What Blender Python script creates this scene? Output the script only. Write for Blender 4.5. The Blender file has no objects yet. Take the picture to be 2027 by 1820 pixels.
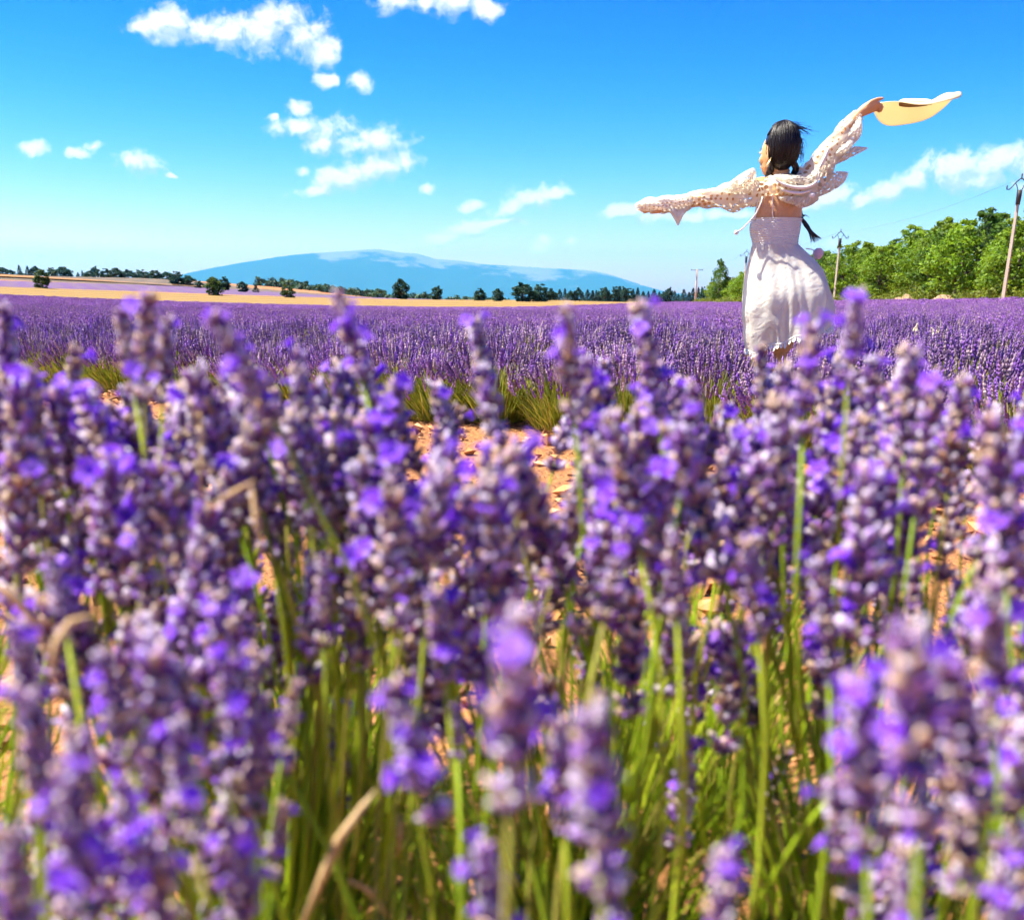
import bpy, math, random
import numpy as np
from mathutils import Vector, Matrix

R = math.radians
scene = bpy.context.scene
COL = scene.collection

# ------------------------------------------------------------------ camera
CAMZ = 0.70
PITCH = R(20.2)
FPX, CX, CY = 2032.0, 1013.5, 1352.0          # focal length and principal point in a 2027 px wide frame
cam_data = bpy.data.cameras.new('camera')
cam = bpy.data.objects.new('camera', cam_data)
COL.objects.link(cam)
cam.location = (0, 0, CAMZ)
cam.rotation_euler = (math.pi / 2 - PITCH, 0, 0)
cam_data.sensor_fit = 'HORIZONTAL'
cam_data.sensor_width = 36.0
cam_data.lens = 36.0 * FPX / 2027.0
cam_data.shift_y = (CY - 910.0) / 2027.0
cam_data.clip_start = 0.02
cam_data.clip_end = 80000
cam_data.dof.use_dof = True
cam_data.dof.focus_distance = 7.5
cam_data.dof.aperture_fstop = 5.8
scene.camera = cam

SUN_EL, SUN_AZ = R(58), R(-83)                # azimuth from +Y (view direction), clockwise
# ------------------------------------------------------------------ node helpers
def N(nt, typ, **kw):
    n = nt.nodes.new(typ)
    for k, v in kw.items():
        setattr(n, k, v)
    return n
def L(nt, a, b):
    nt.links.new(a, b)
def setin(n, **kw):
    for k, v in kw.items():
        n.inputs[k.replace('_', ' ')].default_value = v
def math_n(nt, op, a, b=None, c=None, clamp=False):
    n = nt.nodes.new('ShaderNodeMath'); n.operation = op; n.use_clamp = clamp
    for i, v in enumerate((a, b, c)):
        if v is None: continue
        if isinstance(v, (int, float)): n.inputs[i].default_value = v
        else: nt.links.new(v, n.inputs[i])
    return n.outputs[0]

def ratio(px, py):
    """direction of a picture point as (x/y, z/y)"""
    v = CY - py
    c, s = math.cos(PITCH), math.sin(PITCH)
    up = v * c - FPX * s
    fw = FPX * c + v * s
    return (px - CX) / fw, up / fw
def at(px, py, d):
    u, w = ratio(px, py)
    return Vector((u * d, d, CAMZ + w * d))

# ------------------------------------------------------------------ world
world = bpy.data.worlds.new('World'); scene.world = world
world.use_nodes = True
wt = world.node_tree
wt.nodes.clear()
sky = N(wt, 'ShaderNodeTexSky', sky_type='NISHITA', sun_disc=False)
sky.sun_elevation = SUN_EL; sky.sun_rotation = SUN_AZ
sky.altitude = 700; sky.air_density = 1.0; sky.dust_density = 1.6; sky.ozone_density = 3.0
hs = N(wt, 'ShaderNodeHueSaturation'); setin(hs, Hue=0.495, Saturation=1.6, Value=1.0)
L(wt, sky.outputs[0], hs.inputs['Color'])
tint = N(wt, 'ShaderNodeMix', data_type='RGBA', blend_type='MULTIPLY'); tint.inputs[0].default_value = 1.0
tint.inputs[7].default_value = (1.25, 0.87, 0.92, 1); L(wt, hs.outputs[0], tint.inputs[6])
bg_sky = N(wt, 'ShaderNodeBackground'); bg_sky.inputs['Strength'].default_value = 0.10
sc1 = N(wt, 'ShaderNodeVectorMath', operation='SCALE'); sc1.inputs['Scale'].default_value = 0.225; L(wt, tint.outputs[2], sc1.inputs[0])
gam = N(wt, 'ShaderNodeGamma'); gam.inputs['Gamma'].default_value = 1.88; L(wt, sc1.outputs[0], gam.inputs['Color'])
clip = N(wt, 'ShaderNodeVectorMath', operation='MINIMUM'); clip.inputs[1].default_value = (1.2, 1.2, 1.2); L(wt, gam.outputs[0], clip.inputs[0])
sc2 = N(wt, 'ShaderNodeVectorMath', operation='SCALE'); sc2.inputs['Scale'].default_value = 1 / 0.225; L(wt, clip.outputs[0], sc2.inputs[0])
L(wt, sc2.outputs[0], bg_sky.inputs['Color'])

PUFFS = [  # cumulus puffs: centre, radii, tilt (as seen from the field)
 (330,45,66,36,0),(400,65,52,34,0),(450,64,60,38,0),(520,62,78,52,0),(560,35,62,40,0),(600,74,60,44,0),(640,98,40,38,0),(290,52,34,15,0),
 (790,2,62,26,0),(840,5,42,22,0),(900,10,46,30,0),(950,18,40,25,0),
 (652,162,24,15,0),(716,160,29,21,0),
 (588,215,24,20,0),(592,255,48,24,0),(640,262,62,34,0),(640,288,46,24,0),(752,278,68,32,0),(700,285,60,26,0),
 (745,330,84,28,8),(685,352,72,28,10),(622,378,54,13,5),(800,322,26,22,0),(845,375,19,13,0),(600,340,18,12,0),(545,232,10,10,0),
 (70,290,38,15,0),(155,302,32,14,0),(186,290,22,13,0),(272,322,44,25,0),(337,351,15,7,0),
 (1010,408,50,18,15),(1060,390,64,22,12),(1098,382,36,15,0),(935,407,27,11,8),
 (920,452,56,16,5),(985,440,80,11,6),(872,470,42,14,0),(1065,490,24,15,15),(1078,474,14,12,0),(1130,473,13,9,0),
 (1240,416,58,16,8),(1300,430,66,15,0),(1360,428,60,13,5),(1430,424,60,11,0),
 (1645,392,66,22,18),(1600,402,42,18,0),
 (1760,376,78,30,14),(1715,395,44,16,5),(1805,358,40,24,0),
 (1900,330,82,42,5),(1975,318,74,40,0),(2045,325,70,46,0),(1925,362,100,24,0),(2030,372,70,18,0),
 (1650,482,22,12,0),(1925,464,18,13,20),
 (2150,300,110,50,0),(2230,340,90,30,0),(-320,160,90,40,0),(-420,200,60,26,0),(1500,-120,120,40,0),(500,-160,150,50,0)]

def cloud_group(gname, puffs):
  cg = bpy.data.node_groups.new(gname, 'ShaderNodeTree')
  cg.interface.new_socket('Vector', in_out='INPUT', socket_type='NodeSocketVector')
  cg.interface.new_socket('Density', in_out='OUTPUT', socket_type='NodeSocketFloat')
  gi = cg.nodes.new('NodeGroupInput'); go = cg.nodes.new('NodeGroupOutput')
  warp = N(cg, 'ShaderNodeTexNoise'); setin(warp, Scale=38.0, Detail=2.0)
  L(cg, gi.outputs[0], warp.inputs['Vector'])
  wv = N(cg, 'ShaderNodeVectorMath', operation='MULTIPLY_ADD')
  wv.inputs[1].default_value = (0.016, 0.012, 0.0)
  wsub = N(cg, 'ShaderNodeVectorMath', operation='SUBTRACT'); wsub.inputs[1].default_value = (0.5, 0.5, 0.5)
  L(cg, warp.outputs['Color'], wsub.inputs[0]); L(cg, wsub.outputs[0], wv.inputs[0]); L(cg, gi.outputs[0], wv.inputs[2])
  best = None
  for (px, py, rx, ry, rot) in puffs:
      u, w = ratio(px, py)
      u2, _ = ratio(px + rx, py); _, w2 = ratio(px, py - ry)
      mp = N(cg, 'ShaderNodeMapping', vector_type='TEXTURE')
      mp.inputs['Location'].default_value = (u, w, 0)
      mp.inputs['Rotation'].default_value = (0, 0, R(rot))
      mp.inputs['Scale'].default_value = ((u2 - u) * 1.3, (w2 - w) * 1.3, 1)
      L(cg, wv.outputs[0], mp.inputs['Vector'])
      ln = N(cg, 'ShaderNodeVectorMath', operation='LENGTH'); L(cg, mp.outputs[0], ln.inputs[0])
      if best is None: best = ln.outputs['Value']
      else:
          n = N(cg, 'ShaderNodeMath', operation='MINIMUM')
          L(cg, best, n.inputs[0]); L(cg, ln.outputs['Value'], n.inputs[1]); best = n.outputs[0]
  f1 = N(cg, 'ShaderNodeTexNoise'); setin(f1, Scale=40.0, Detail=3.0, Roughness=0.5)
  L(cg, wv.outputs[0], f1.inputs['Vector'])
  m = math_n(cg, 'SUBTRACT', 1.0, best)
  nn = math_n(cg, 'MULTIPLY', math_n(cg, 'SUBTRACT', f1.outputs['Fac'], 0.5), 1.55)
  m = math_n(cg, 'MAXIMUM', m, -3.0)
  f2 = N(cg, 'ShaderNodeTexNoise'); setin(f2, Scale=130.0, Detail=4.0, Roughness=0.6); L(cg, wv.outputs[0], f2.inputs['Vector'])
  nn = math_n(cg, 'ADD', nn, math_n(cg, 'MULTIPLY', math_n(cg, 'SUBTRACT', f2.outputs['Fac'], 0.53), 0.95))
  L(cg, math_n(cg, 'ADD', m, nn), go.inputs[0])
  return cg
cg_all = cloud_group('cloud_field', PUFFS)
cg_big = cloud_group('cloud_field_broad', [p for p in PUFFS if p[2] > 40])
geo = N(wt, 'ShaderNodeTexCoord')
sep = N(wt, 'ShaderNodeSeparateXYZ'); L(wt, geo.outputs['Generated'], sep.inputs[0])
ysafe = math_n(wt, 'MAXIMUM', math_n(wt, 'ABSOLUTE', sep.outputs['Y']), 0.05)
cu = math_n(wt, 'DIVIDE', sep.outputs['X'], ysafe); cw = math_n(wt, 'DIVIDE', sep.outputs['Z'], ysafe)
cv = N(wt, 'ShaderNodeCombineXYZ'); L(wt, cu, cv.inputs[0]); L(wt, cw, cv.inputs[1])
ga = N(wt, 'ShaderNodeGroup'); ga.node_tree = cg_all; L(wt, cv.outputs[0], ga.inputs[0])
off = N(wt, 'ShaderNodeVectorMath', operation='ADD'); off.inputs[1].default_value = (-0.006, 0.0095, 0)
L(wt, cv.outputs[0], off.inputs[0])
gb = N(wt, 'ShaderNodeGroup'); gb.node_tree = cg_big; L(wt, off.outputs[0], gb.inputs[0])
cov = N(wt, 'ShaderNodeMapRange', interpolation_type='SMOOTHSTEP'); setin(cov, From_Min=0.02, From_Max=0.8)
L(wt, ga.outputs[0], cov.inputs['Value'])
lit = N(wt, 'ShaderNodeMapRange', interpolation_type='SMOOTHSTEP'); setin(lit, From_Min=-0.3, From_Max=0.55)
L(wt, math_n(wt, 'SUBTRACT', ga.outputs[0], gb.outputs[0]), lit.inputs['Value'])
cm = N(wt, 'ShaderNodeMix', data_type='RGBA')
cm.inputs[6].default_value = (0.42, 0.50, 0.66, 1); cm.inputs[7].default_value = (0.80, 0.79, 0.77, 1)  # shaded and sunlit cloud tones, light and shade put into the colour
L(wt, lit.outputs[0], cm.inputs[0])
bg_cl = N(wt, 'ShaderNodeBackground'); bg_cl.inputs['Strength'].default_value = 0.62
L(wt, cm.outputs[2], bg_cl.inputs['Color'])
mx = N(wt, 'ShaderNodeMixShader')
L(wt, math_n(wt, 'MULTIPLY', cov.outputs[0], 0.93), mx.inputs[0]); L(wt, bg_sky.outputs[0], mx.inputs[1]); L(wt, bg_cl.outputs[0], mx.inputs[2])
wo = N(wt, 'ShaderNodeOutputWorld'); L(wt, mx.outputs[0], wo.inputs['Surface'])

# ------------------------------------------------------------------ sun
sd = bpy.data.lights.new('sun', 'SUN'); sd.energy = 5.0; sd.angle = R(0.53); sd.color = (1.0, 0.94, 0.81)
so = bpy.data.objects.new('sun', sd); COL.objects.link(so)
sdir = Vector((math.sin(SUN_AZ) * math.cos(SUN_EL), math.cos(SUN_AZ) * math.cos(SUN_EL), math.sin(SUN_EL)))
so.rotation_euler = sdir.to_track_quat('Z', 'Y').to_euler()
so.location = (-30, 10, 40)
vs = scene.view_settings
scene.display_settings.display_device = 'sRGB'
vs.view_transform = 'Standard'; vs.look = 'None'; vs.exposure = 1.52; vs.gamma = 1.0; vs.use_curve_mapping = False
cy = scene.cycles
cy.use_denoising = True
cy.use_adaptive_sampling = True; cy.adaptive_threshold = 0.035; cy.adaptive_min_samples = 12
cy.max_bounces = 4; cy.diffuse_bounces = 2; cy.glossy_bounces = 1; cy.transmission_bounces = 3; cy.transparent_max_bounces = 10
world.cycles.sampling_method = 'MANUAL'; world.cycles.sample_map_resolution = 512
cy.volume_bounces = 1
cy.sample_clamp_indirect = 6

# ------------------------------------------------------------------ mesh helpers
class MB:
    def __init__(self): self.v = []; self.f = []; self.c = []; self.uv = []
    def add(self, vs_, fs, col=None, uv=None):
        o = len(self.v)
        self.v.extend([tuple(p) for p in vs_])
        self.f.extend([tuple(i + o for i in f) for f in fs])
        if col is not None:
            if isinstance(col[0], (tuple, list, np.ndarray)): self.c.extend([tuple(k)[:3] for k in col])
            else: self.c.extend([tuple(col)[:3]] * len(vs_))
        if uv is not None: self.uv.extend(uv)
    def mesh(self, name, mat, smooth=True):
        me = bpy.data.meshes.new(name)
        me.from_pydata(self.v, [], self.f)
        if self.c:
            a = me.color_attributes.new('col', 'FLOAT_COLOR', 'POINT')
            arr = np.ones((len(self.v), 4), np.float32); arr[:, :3] = np.array(self.c, np.float32)
            a.data.foreach_set('color', arr.ravel())
        if self.uv:
            ul = me.uv_layers.new(name='UVMap')
            li = np.zeros(len(me.loops), np.int32); me.loops.foreach_get('vertex_index', li)
            ul.data.foreach_set('uv', np.array(self.uv, np.float32)[li].ravel())
        if smooth: me.polygons.foreach_set('use_smooth', [True] * len(me.polygons))
        for mm in (mat if isinstance(mat, (list, tuple)) else [mat]): me.materials.append(mm)
        me.update()
        return me
    def build(self, name, mat, parent=None, smooth=True):
        return link(name, self.mesh(name, mat, smooth), parent)
def link(name, me, parent=None):
    o = bpy.data.objects.new(name, me); COL.objects.link(o)
    if parent is not None: o.parent = parent
    return o
def empty(name, loc=(0, 0, 0)):
    o = bpy.data.objects.new(name, None); COL.objects.link(o); o.location = loc
    o.empty_display_size = 0.1
    return o
def tag(o, label=None, cat=None, group=None, kind=None):
    for k, v in (('label', label), ('category', cat), ('group', group), ('kind', kind)):
        if v: o[k] = v
    return o
def frame(d):
    d = d.normalized()
    a = Vector((0, 0, 1)) if abs(d.z) < 0.9 else Vector((1, 0, 0))
    s = d.cross(a).normalized()
    return s, s.cross(d).normalized()
def tube(mb, pts, rad, n=6, col=None, cap=True, fl=1.0):
    """tube along pts with radius per point"""
    pts = [Vector(p) for p in pts]; vs_ = []; fs = []; cs = []
    s = None
    for i, p in enumerate(pts):
        d = pts[min(i + 1, len(pts) - 1)] - pts[max(i - 1, 0)]
        if d.length < 1e-9: d = Vector((0, 0, 1))
        if s is None: s, t = frame(d)
        else:
            dn = d.normalized(); s = (s - dn * s.dot(dn)).normalized(); t = s.cross(dn)
        r = rad[i] if isinstance(rad, (list, tuple)) else rad
        for k in range(n):
            a = 2 * math.pi * k / n
            vs_.append(p + s * (r * math.cos(a)) + t * (r * fl * math.sin(a)))
        if col is not None:
            cs.extend([col[i] if isinstance(col[0], (tuple, list)) else col] * n)
    for i in range(len(pts) - 1):
        for k in range(n):
            a, b = i * n + k, i * n + (k + 1) % n
            fs.append((a, b, b + n, a + n))
    if cap:
        fs.append(tuple(range(n - 1, -1, -1))); o = (len(pts) - 1) * n; fs.append(tuple(range(o, o + n)))
    mb.add(vs_, fs, cs if cs else None)
def ellipsoid(mb, c, r, rot=None, nu=12, nv=8, col=None):
    vs_ = []; fs = []; c = Vector(c)
    vs_.append(Vector((0, 0, -r[2])))
    for j in range(1, nv):
        ph = -math.pi / 2 + math.pi * j / nv
        for i in range(nu):
            th = 2 * math.pi * i / nu
            vs_.append(Vector((r[0] * math.cos(ph) * math.cos(th), r[1] * math.cos(ph) * math.sin(th), r[2] * math.sin(ph))))
    vs_.append(Vector((0, 0, r[2])))
    for i in range(nu): fs.append((0, 1 + (i + 1) % nu, 1 + i))
    for j in range(nv - 2):
        for i in range(nu):
            a = 1 + j * nu + i; b = 1 + j * nu + (i + 1) % nu
            fs.append((a, b, b + nu, a + nu))
    o = 1 + (nv - 2) * nu; t = len(vs_) - 1
    for i in range(nu): fs.append((o + i, o + (i + 1) % nu, t))
    if rot is not None: vs_ = [rot @ v for v in vs_]
    mb.add([c + v for v in vs_], fs, col)
def box(mb, c, h, rot=None, col=None):
    vs_ = [Vector((sx * h[0], sy * h[1], sz * h[2])) for sz in (-1, 1) for sy in (-1, 1) for sx in (-1, 1)]
    if rot is not None: vs_ = [rot @ v for v in vs_]
    mb.add([Vector(c) + v for v in vs_], [(0, 2, 3, 1), (4, 5, 7, 6), (0, 1, 5, 4), (2, 6, 7, 3), (0, 4, 6, 2), (1, 3, 7, 5)], col)
def interp(x, xs, ys): return float(np.interp(x, xs, ys))
def sstep(t):
    t = min(1.0, max(0.0, t)); return t * t * (3 - 2 * t)

# ------------------------------------------------------------------ materials
def principled(name, base=(0.5, 0.5, 0.5), rough=0.7, vcol=False, noise=None, bump=None, trans=0.0, sheen=0.0, rnd=0.0, spec=0.3):
    """procedural surface: colour or vertex colour, noise variation, optional bump and translucency"""
    m_ = bpy.data.materials.new(name); m_.use_nodes = True
    nt = m_.node_tree; bs = nt.nodes['Principled BSDF']; out = nt.nodes['Material Output']
    bs.inputs['Roughness'].default_value = rough
    bs.inputs['Specular IOR Level'].default_value = spec
    if sheen: bs.inputs['Sheen Weight'].default_value = sheen
    if vcol:
        at_ = N(nt, 'ShaderNodeAttribute', attribute_name='col'); c = at_.outputs['Color']
    else:
        rg = N(nt, 'ShaderNodeRGB'); rg.outputs[0].default_value = (*base, 1); c = rg.outputs[0]
    if noise:
        sc, amt, tint = noise
        tc = N(nt, 'ShaderNodeTexCoord')
        tx = N(nt, 'ShaderNodeTexNoise'); setin(tx, Scale=sc, Detail=4.0, Roughness=0.6)
        L(nt, tc.outputs['Object'], tx.inputs['Vector'])
        mr = N(nt, 'ShaderNodeMapRange'); setin(mr, From_Min=0.3, From_Max=0.7, To_Min=0.0, To_Max=amt)
        L(nt, tx.outputs['Fac'], mr.inputs['Value'])
        mi = N(nt, 'ShaderNodeMix', data_type='RGBA')
        L(nt, mr.outputs[0], mi.inputs[0]); L(nt, c, mi.inputs[6]); mi.inputs[7].default_value = (*tint, 1)
        c = mi.outputs[2]
    if rnd:
        oi = N(nt, 'ShaderNodeObjectInfo')
        mr = N(nt, 'ShaderNodeMapRange'); setin(mr, To_Min=1 - rnd, To_Max=1 + rnd)
        L(nt, oi.outputs['Random'], mr.inputs['Value'])
        h_ = N(nt, 'ShaderNodeHueSaturation'); L(nt, mr.outputs[0], h_.inputs['Value']); L(nt, c, h_.inputs['Color'])
        c = h_.outputs[0]
    L(nt, c, bs.inputs['Base Color'])
    if bump:
        tc = N(nt, 'ShaderNodeTexCoord')
        tx = N(nt, 'ShaderNodeTexNoise'); setin(tx, Scale=bump[0], Detail=5.0)
        L(nt, tc.outputs['Object'], tx.inputs['Vector'])
        bp = N(nt, 'ShaderNodeBump'); setin(bp, Strength=bump[1], Distance=bump[2])
        L(nt, tx.outputs['Fac'], bp.inputs['Height']); L(nt, bp.outputs[0], bs.inputs['Normal'])
    if trans:
        tr = N(nt, 'ShaderNodeBsdfTranslucent'); L(nt, c, tr.inputs['Color'])
        ms = N(nt, 'ShaderNodeMixShader'); ms.inputs[0].default_value = trans
        L(nt, bs.outputs[0], ms.inputs[1]); L(nt, tr.outputs[0], ms.inputs[2]); L(nt, ms.outputs[0], out.inputs['Surface'])
    return m_

M_leaf = principled('oak_leaves', vcol=True, rough=0.55, trans=0.5, rnd=0.18)
M_leaf_far = principled('far_leaves', vcol=True, rough=0.6, trans=0.25, rnd=0.2)
M_bark = principled('bark', (0.11, 0.085, 0.06), 0.9, noise=(6.0, 0.7, (0.05, 0.04, 0.03)))
M_wood = principled('weathered_pole', (0.55, 0.46, 0.36), 0.85, noise=(2.0, 0.5, (0.36, 0.29, 0.22)))
M_iron = principled('dark_iron', (0.06, 0.055, 0.05), 0.6)
M_straw = principled('straw', (0.78, 0.60, 0.34), 0.7, trans=0.35, noise=(40.0, 0.6, (0.55, 0.30, 0.10)))
M_fieldlav = principled('field_lavender', vcol=True, rough=0.75, trans=0.2, rnd=0.22)
M_fieldgreen = principled('lavender_foliage', vcol=True, rough=0.65, trans=0.3, rnd=0.12)
M_spike = principled('lavender_calyx', vcol=True, rough=0.6, trans=0.38, sheen=0.5)
M_petal = principled('lavender_petal', vcol=True, rough=0.5, trans=0.45)
M_stem = principled('lavender_stem', vcol=True, rough=0.5, trans=0.42)

# ------------------------------------------------------------------ terrain
def G(x, y):
    if x < 0:
        a = -x; b = 0.00055 * a * a if a < 70 else 2.7 + min(a - 70, 400) * 0.056
    else:
        b = 0.0008 * x * x if x < 40 else 1.28 + min(x - 40, 32) * 0.14 * (1 - sstep((y - 200) / 60.0))
    b *= sstep((y + 5) / 45.0) if y < 40 else 1.0
    rise = 2.2 * math.exp(-((x + 118) / 30.0) ** 2) * sstep((y - 270) / 140.0) + 1.7 * sstep((y - 140) / 110.0) * sstep((45 - x) / 45.0)
    drop = 45.0 * sstep((y - 520) / 1800.0)
    return b + rise - drop
def ground_hit(px, py, d0=4.0, d1=900.0):
    u, w = ratio(px, py); d = d0
    while d < d1:
        if CAMZ + w * d <= G(u * d, d): return d
        d *= 1.004
    return d1
def spaced(edges):
    out = []
    for a, b, n in edges: out += list(np.linspace(a, b, n, endpoint=False))
    out.append(edges[-1][1]); return out
xs = spaced([(-14000, -3000, 6), (-3000, -600, 10), (-600, -150, 22), (-150, -20, 26), (-20, 20, 40), (20, 150, 30), (150, 600, 18), (600, 3000, 8), (3000, 14000, 6)])
ys = spaced([(-400, -20, 8), (-20, 20, 40), (20, 300, 50), (300, 700, 24), (700, 3000, 16), (3000, 36000, 10)])
def soil_bump(x, y):
    if -20 < x < 20 and -20 < y < 20:
        return 0.018 * math.sin(3.1 * x + 1.7 * y) * math.sin(2.3 * y - 1.1 * x)
    return 0.0
mb = MB()
mb.add([(x, y, G(x, y) + soil_bump(x, y)) for y in ys for x in xs],
       [(j * len(xs) + i, j * len(xs) + i + 1, (j + 1) * len(xs) + i + 1, (j + 1) * len(xs) + i) for j in range(len(ys) - 1) for i in range(len(xs) - 1)])
M_soil = principled('ochre_soil', (0.46, 0.20, 0.065), 0.95, noise=(5.0, 0.85, (0.27, 0.11, 0.045)), bump=(30.0, 1.0, 0.05))
ground = mb.build('ground', M_soil); tag(ground, 'ochre dry soil ground', None, kind='structure')

def strip(name, mat, x0, x1, fn0, fn1, nx, ny, off, kind='structure', label=None):
    b = MB(); V = []; F = []
    for i in range(nx + 1):
        x = x0 + (x1 - x0) * i / nx
        ya, yb = fn0(x), fn1(x)
        for j in range(ny + 1):
            t = j / ny; y = ya + (yb - ya) * t
            V.append((x, y, G(x, y) + off * (1 if 0 < j < ny and 0 < i < nx else -0.5)))
    for i in range(nx):
        for j in range(ny):
            a = i * (ny + 1) + j; F.append((a, a + ny + 1, a + ny + 2, a + 1))
    b.add(V, F)
    o = b.build(name, mat); tag(o, label, None, kind=kind); return o
far_edge = lambda x: interp(x, [-120, -60, -42, 0, 30, 60], [62, 92, 106, 155, 195, 240])
wheat_far = lambda x: interp(x, [-160, -90, -74, -63, -50, -34, 0, 60, 120], [95, 125, 163, 188, 204, 222, 240, 310, 370])
lav_far = lambda x: interp(x, [-420, -91, -80, -72, -66, -50, 0, 60], [170, 200, 216, 240, 290, 340, 400, 420])
def banded(name, c0, c1, scale, rot, amt, base_noise=0.4):
    m_ = bpy.data.materials.new(name); m_.use_nodes = True; nt = m_.node_tree; bs = nt.nodes['Principled BSDF']
    bs.inputs['Roughness'].default_value = 0.9; bs.inputs['Specular IOR Level'].default_value = 0.1
    tc = N(nt, 'ShaderNodeTexCoord'); mp = N(nt, 'ShaderNodeMapping'); mp.inputs['Rotation'].default_value = (0, 0, rot)
    L(nt, tc.outputs['Object'], mp.inputs[0])
    wa = N(nt, 'ShaderNodeTexWave'); setin(wa, Scale=scale, Distortion=1.5, Detail=2.0); L(nt, mp.outputs[0], wa.inputs['Vector'])
    no = N(nt, 'ShaderNodeTexNoise'); setin(no, Scale=0.25, Detail=6.0, Roughness=0.7); L(nt, tc.outputs['Object'], no.inputs['Vector'])
    f = math_n(nt, 'ADD', math_n(nt, 'MULTIPLY', wa.outputs['Fac'], amt), math_n(nt, 'MULTIPLY', no.outputs['Fac'], base_noise), clamp=True)
    mi = N(nt, 'ShaderNodeMix', data_type='RGBA'); L(nt, f, mi.inputs[0])
    mi.inputs[6].default_value = (*c0, 1); mi.inputs[7].default_value = (*c1, 1); L(nt, mi.outputs[2], bs.inputs['Base Color'])
    return m_
M_wheat = banded('wheat_stubble', (0.36, 0.22, 0.08), (0.16, 0.11, 0.03), 0.035, R(35), 0.55)
M_farlav = banded('far_lavender_rows', (0.13, 0.075, 0.18), (0.16, 0.11, 0.15), 0.09, R(-25), 0.5)
M_tan = banded('dry_grass', (0.17, 0.125, 0.085), (0.11, 0.09, 0.065), 0.05, R(-15), 0.5)
M_bare = banded('bare_ochre', (0.36, 0.18, 0.07), (0.26, 0.14, 0.055), 0.05, R(10), 0.5)
strip('wheat_field', M_wheat, -160, 48, lambda x: far_edge(x) + 0.5, wheat_far, 90, 12, 0.22, label='golden band of cut wheat stubble behind the lavender field')
strip('far_lavender_field', M_farlav, -420, 10, lambda x: wheat_far(x) + 1.0, lambda x: lav_far(x), 150, 14, 0.15, label='pale lavender field rising behind the wheat')
strip('dry_field', M_tan, -420, -30, lambda x: lav_far(x) + 1, lambda x: lav_far(x) + 190, 130, 12, 0.15, label='tan dry field on the far rise')
def bare_patch(name, cx, cy_, rx, ry, rot, off, label):
    b = MB(); n = 28; rr = random.Random(name)
    V = [(cx, cy_, G(cx, cy_) + off)]
    for ring in (0.5, 1.0):
        for i in range(n):
            a = 2 * math.pi * i / n
            k = ring * (1 + 0.15 * math.sin(3 * a + 1) * ring)
            dx, dy = rx * k * math.cos(a), ry * k * math.sin(a)
            x = cx + dx * math.cos(rot) - dy * math.sin(rot); y = cy_ + dx * math.sin(rot) + dy * math.cos(rot)
            V.append((x, y, G(x, y) + off))
    F = [(0, 1 + i, 1 + (i + 1) % n) for i in range(n)] + [(1 + i, 1 + n + i, 1 + n + (i + 1) % n, 1 + (i + 1) % n) for i in range(n)]
    b.add(V, F); o = b.build(name, M_bare); tag(o, label, None, kind='structure')
bare_patch('bare_soil', -110, 238, 26, 32, R(-8), 0.4, 'bare orange soil patch on the left rise')
bare_patch('bare_soil', -84, 246, 15, 13, R(-20), 0.4, 'narrow orange soil patch beside the pale lavender')

# ------------------------------------------------------------------ mountain
D_M = 25000.0
prof_px = [(-700,575),(-300,572),(0,566),(200,560),(330,552),(380,544),(430,530),(500,518),(560,508),(620,502),(670,499),(720,496),(745,493),(765,496),(800,501),(835,503),(860,512),(900,516),(960,523),(1010,527),(1060,530),(1120,533),(1170,536),(1210,544),(1240,555),(1270,566),(1310,577),(1360,584),(1380,590),(1400,586),(1450,582),(1600,578),(1900,574),(2400,572),(3000,580)]
pu = []; pw_ = []
for (px, py) in prof_px:
    u, w = ratio(px, py); pu.append(u); pw_.append(w)
from mathutils import noise as mnoise
mb = MB(); nx, ny = 220, 44; V = []
for j in range(ny + 1):
    tt = j / ny                                    # 0 = foot towards the camera, ridge at 0.62
    for i in range(nx + 1):
        u = pu[0] + (pu[-1] - pu[0]) * i / nx
        ridge = interp(u, pu, pw_) * D_M + 90
        k = sstep(tt / 0.62) ** 0.8 if tt <= 0.62 else sstep((1 - tt) / 0.38)
        y = D_M + (tt - 0.62) * 9000
        x = u * D_M
        nz = mnoise.fractal(Vector((x / 900, y / 900, 3.3)), 1.0, 2.0, 6)
        sp = mnoise.fractal(Vector((x / 650, y / 2600, 9.1)), 0.9, 2.0, 5)
        amp = (1 - k) * 0.9 + 0.08 if tt <= 0.62 else 0.5
        z = ridge * k + (nz * 60 + sp * 110) * amp * (0.25 + min(1, max(ridge, 0) / 600)) * (1 if 0 < tt < 1 else 0)
        if abs(tt - 0.62) < 0.02: z = ridge + nz * 14
        V.append((x, y, z - 90))
mb.add(V, [(j * (nx + 1) + i, j * (nx + 1) + i + 1, (j + 1) * (nx + 1) + i + 1, (j + 1) * (nx + 1) + i) for j in range(ny) for i in range(nx)])
M_mount = bpy.data.materials.new('forest_and_limestone'); M_mount.use_nodes = True
nt = M_mount.node_tree; bs = nt.nodes['Principled BSDF']; bs.inputs['Roughness'].default_value = 0.95; bs.inputs['Specular IOR Level'].default_value = 0.05
gm = N(nt, 'ShaderNodeNewGeometry'); sp_ = N(nt, 'ShaderNodeSeparateXYZ'); L(nt, gm.outputs['Position'], sp_.inputs[0])
mp = N(nt, 'ShaderNodeMapping'); mp.inputs['Scale'].default_value = (0.0011, 0.0004, 0.003); L(nt, gm.outputs['Position'], mp.inputs[0])
no = N(nt, 'ShaderNodeTexNoise'); setin(no, Scale=1.0, Detail=8.0, Roughness=0.62); L(nt, mp.outputs[0], no.inputs['Vector'])
xfall = N(nt, 'ShaderNodeMapRange'); setin(xfall, From_Min=-5500.0, From_Max=-3900.0, To_Min=-320.0, To_Max=0.0); L(nt, sp_.outputs['X'], xfall.inputs['Value'])
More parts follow.
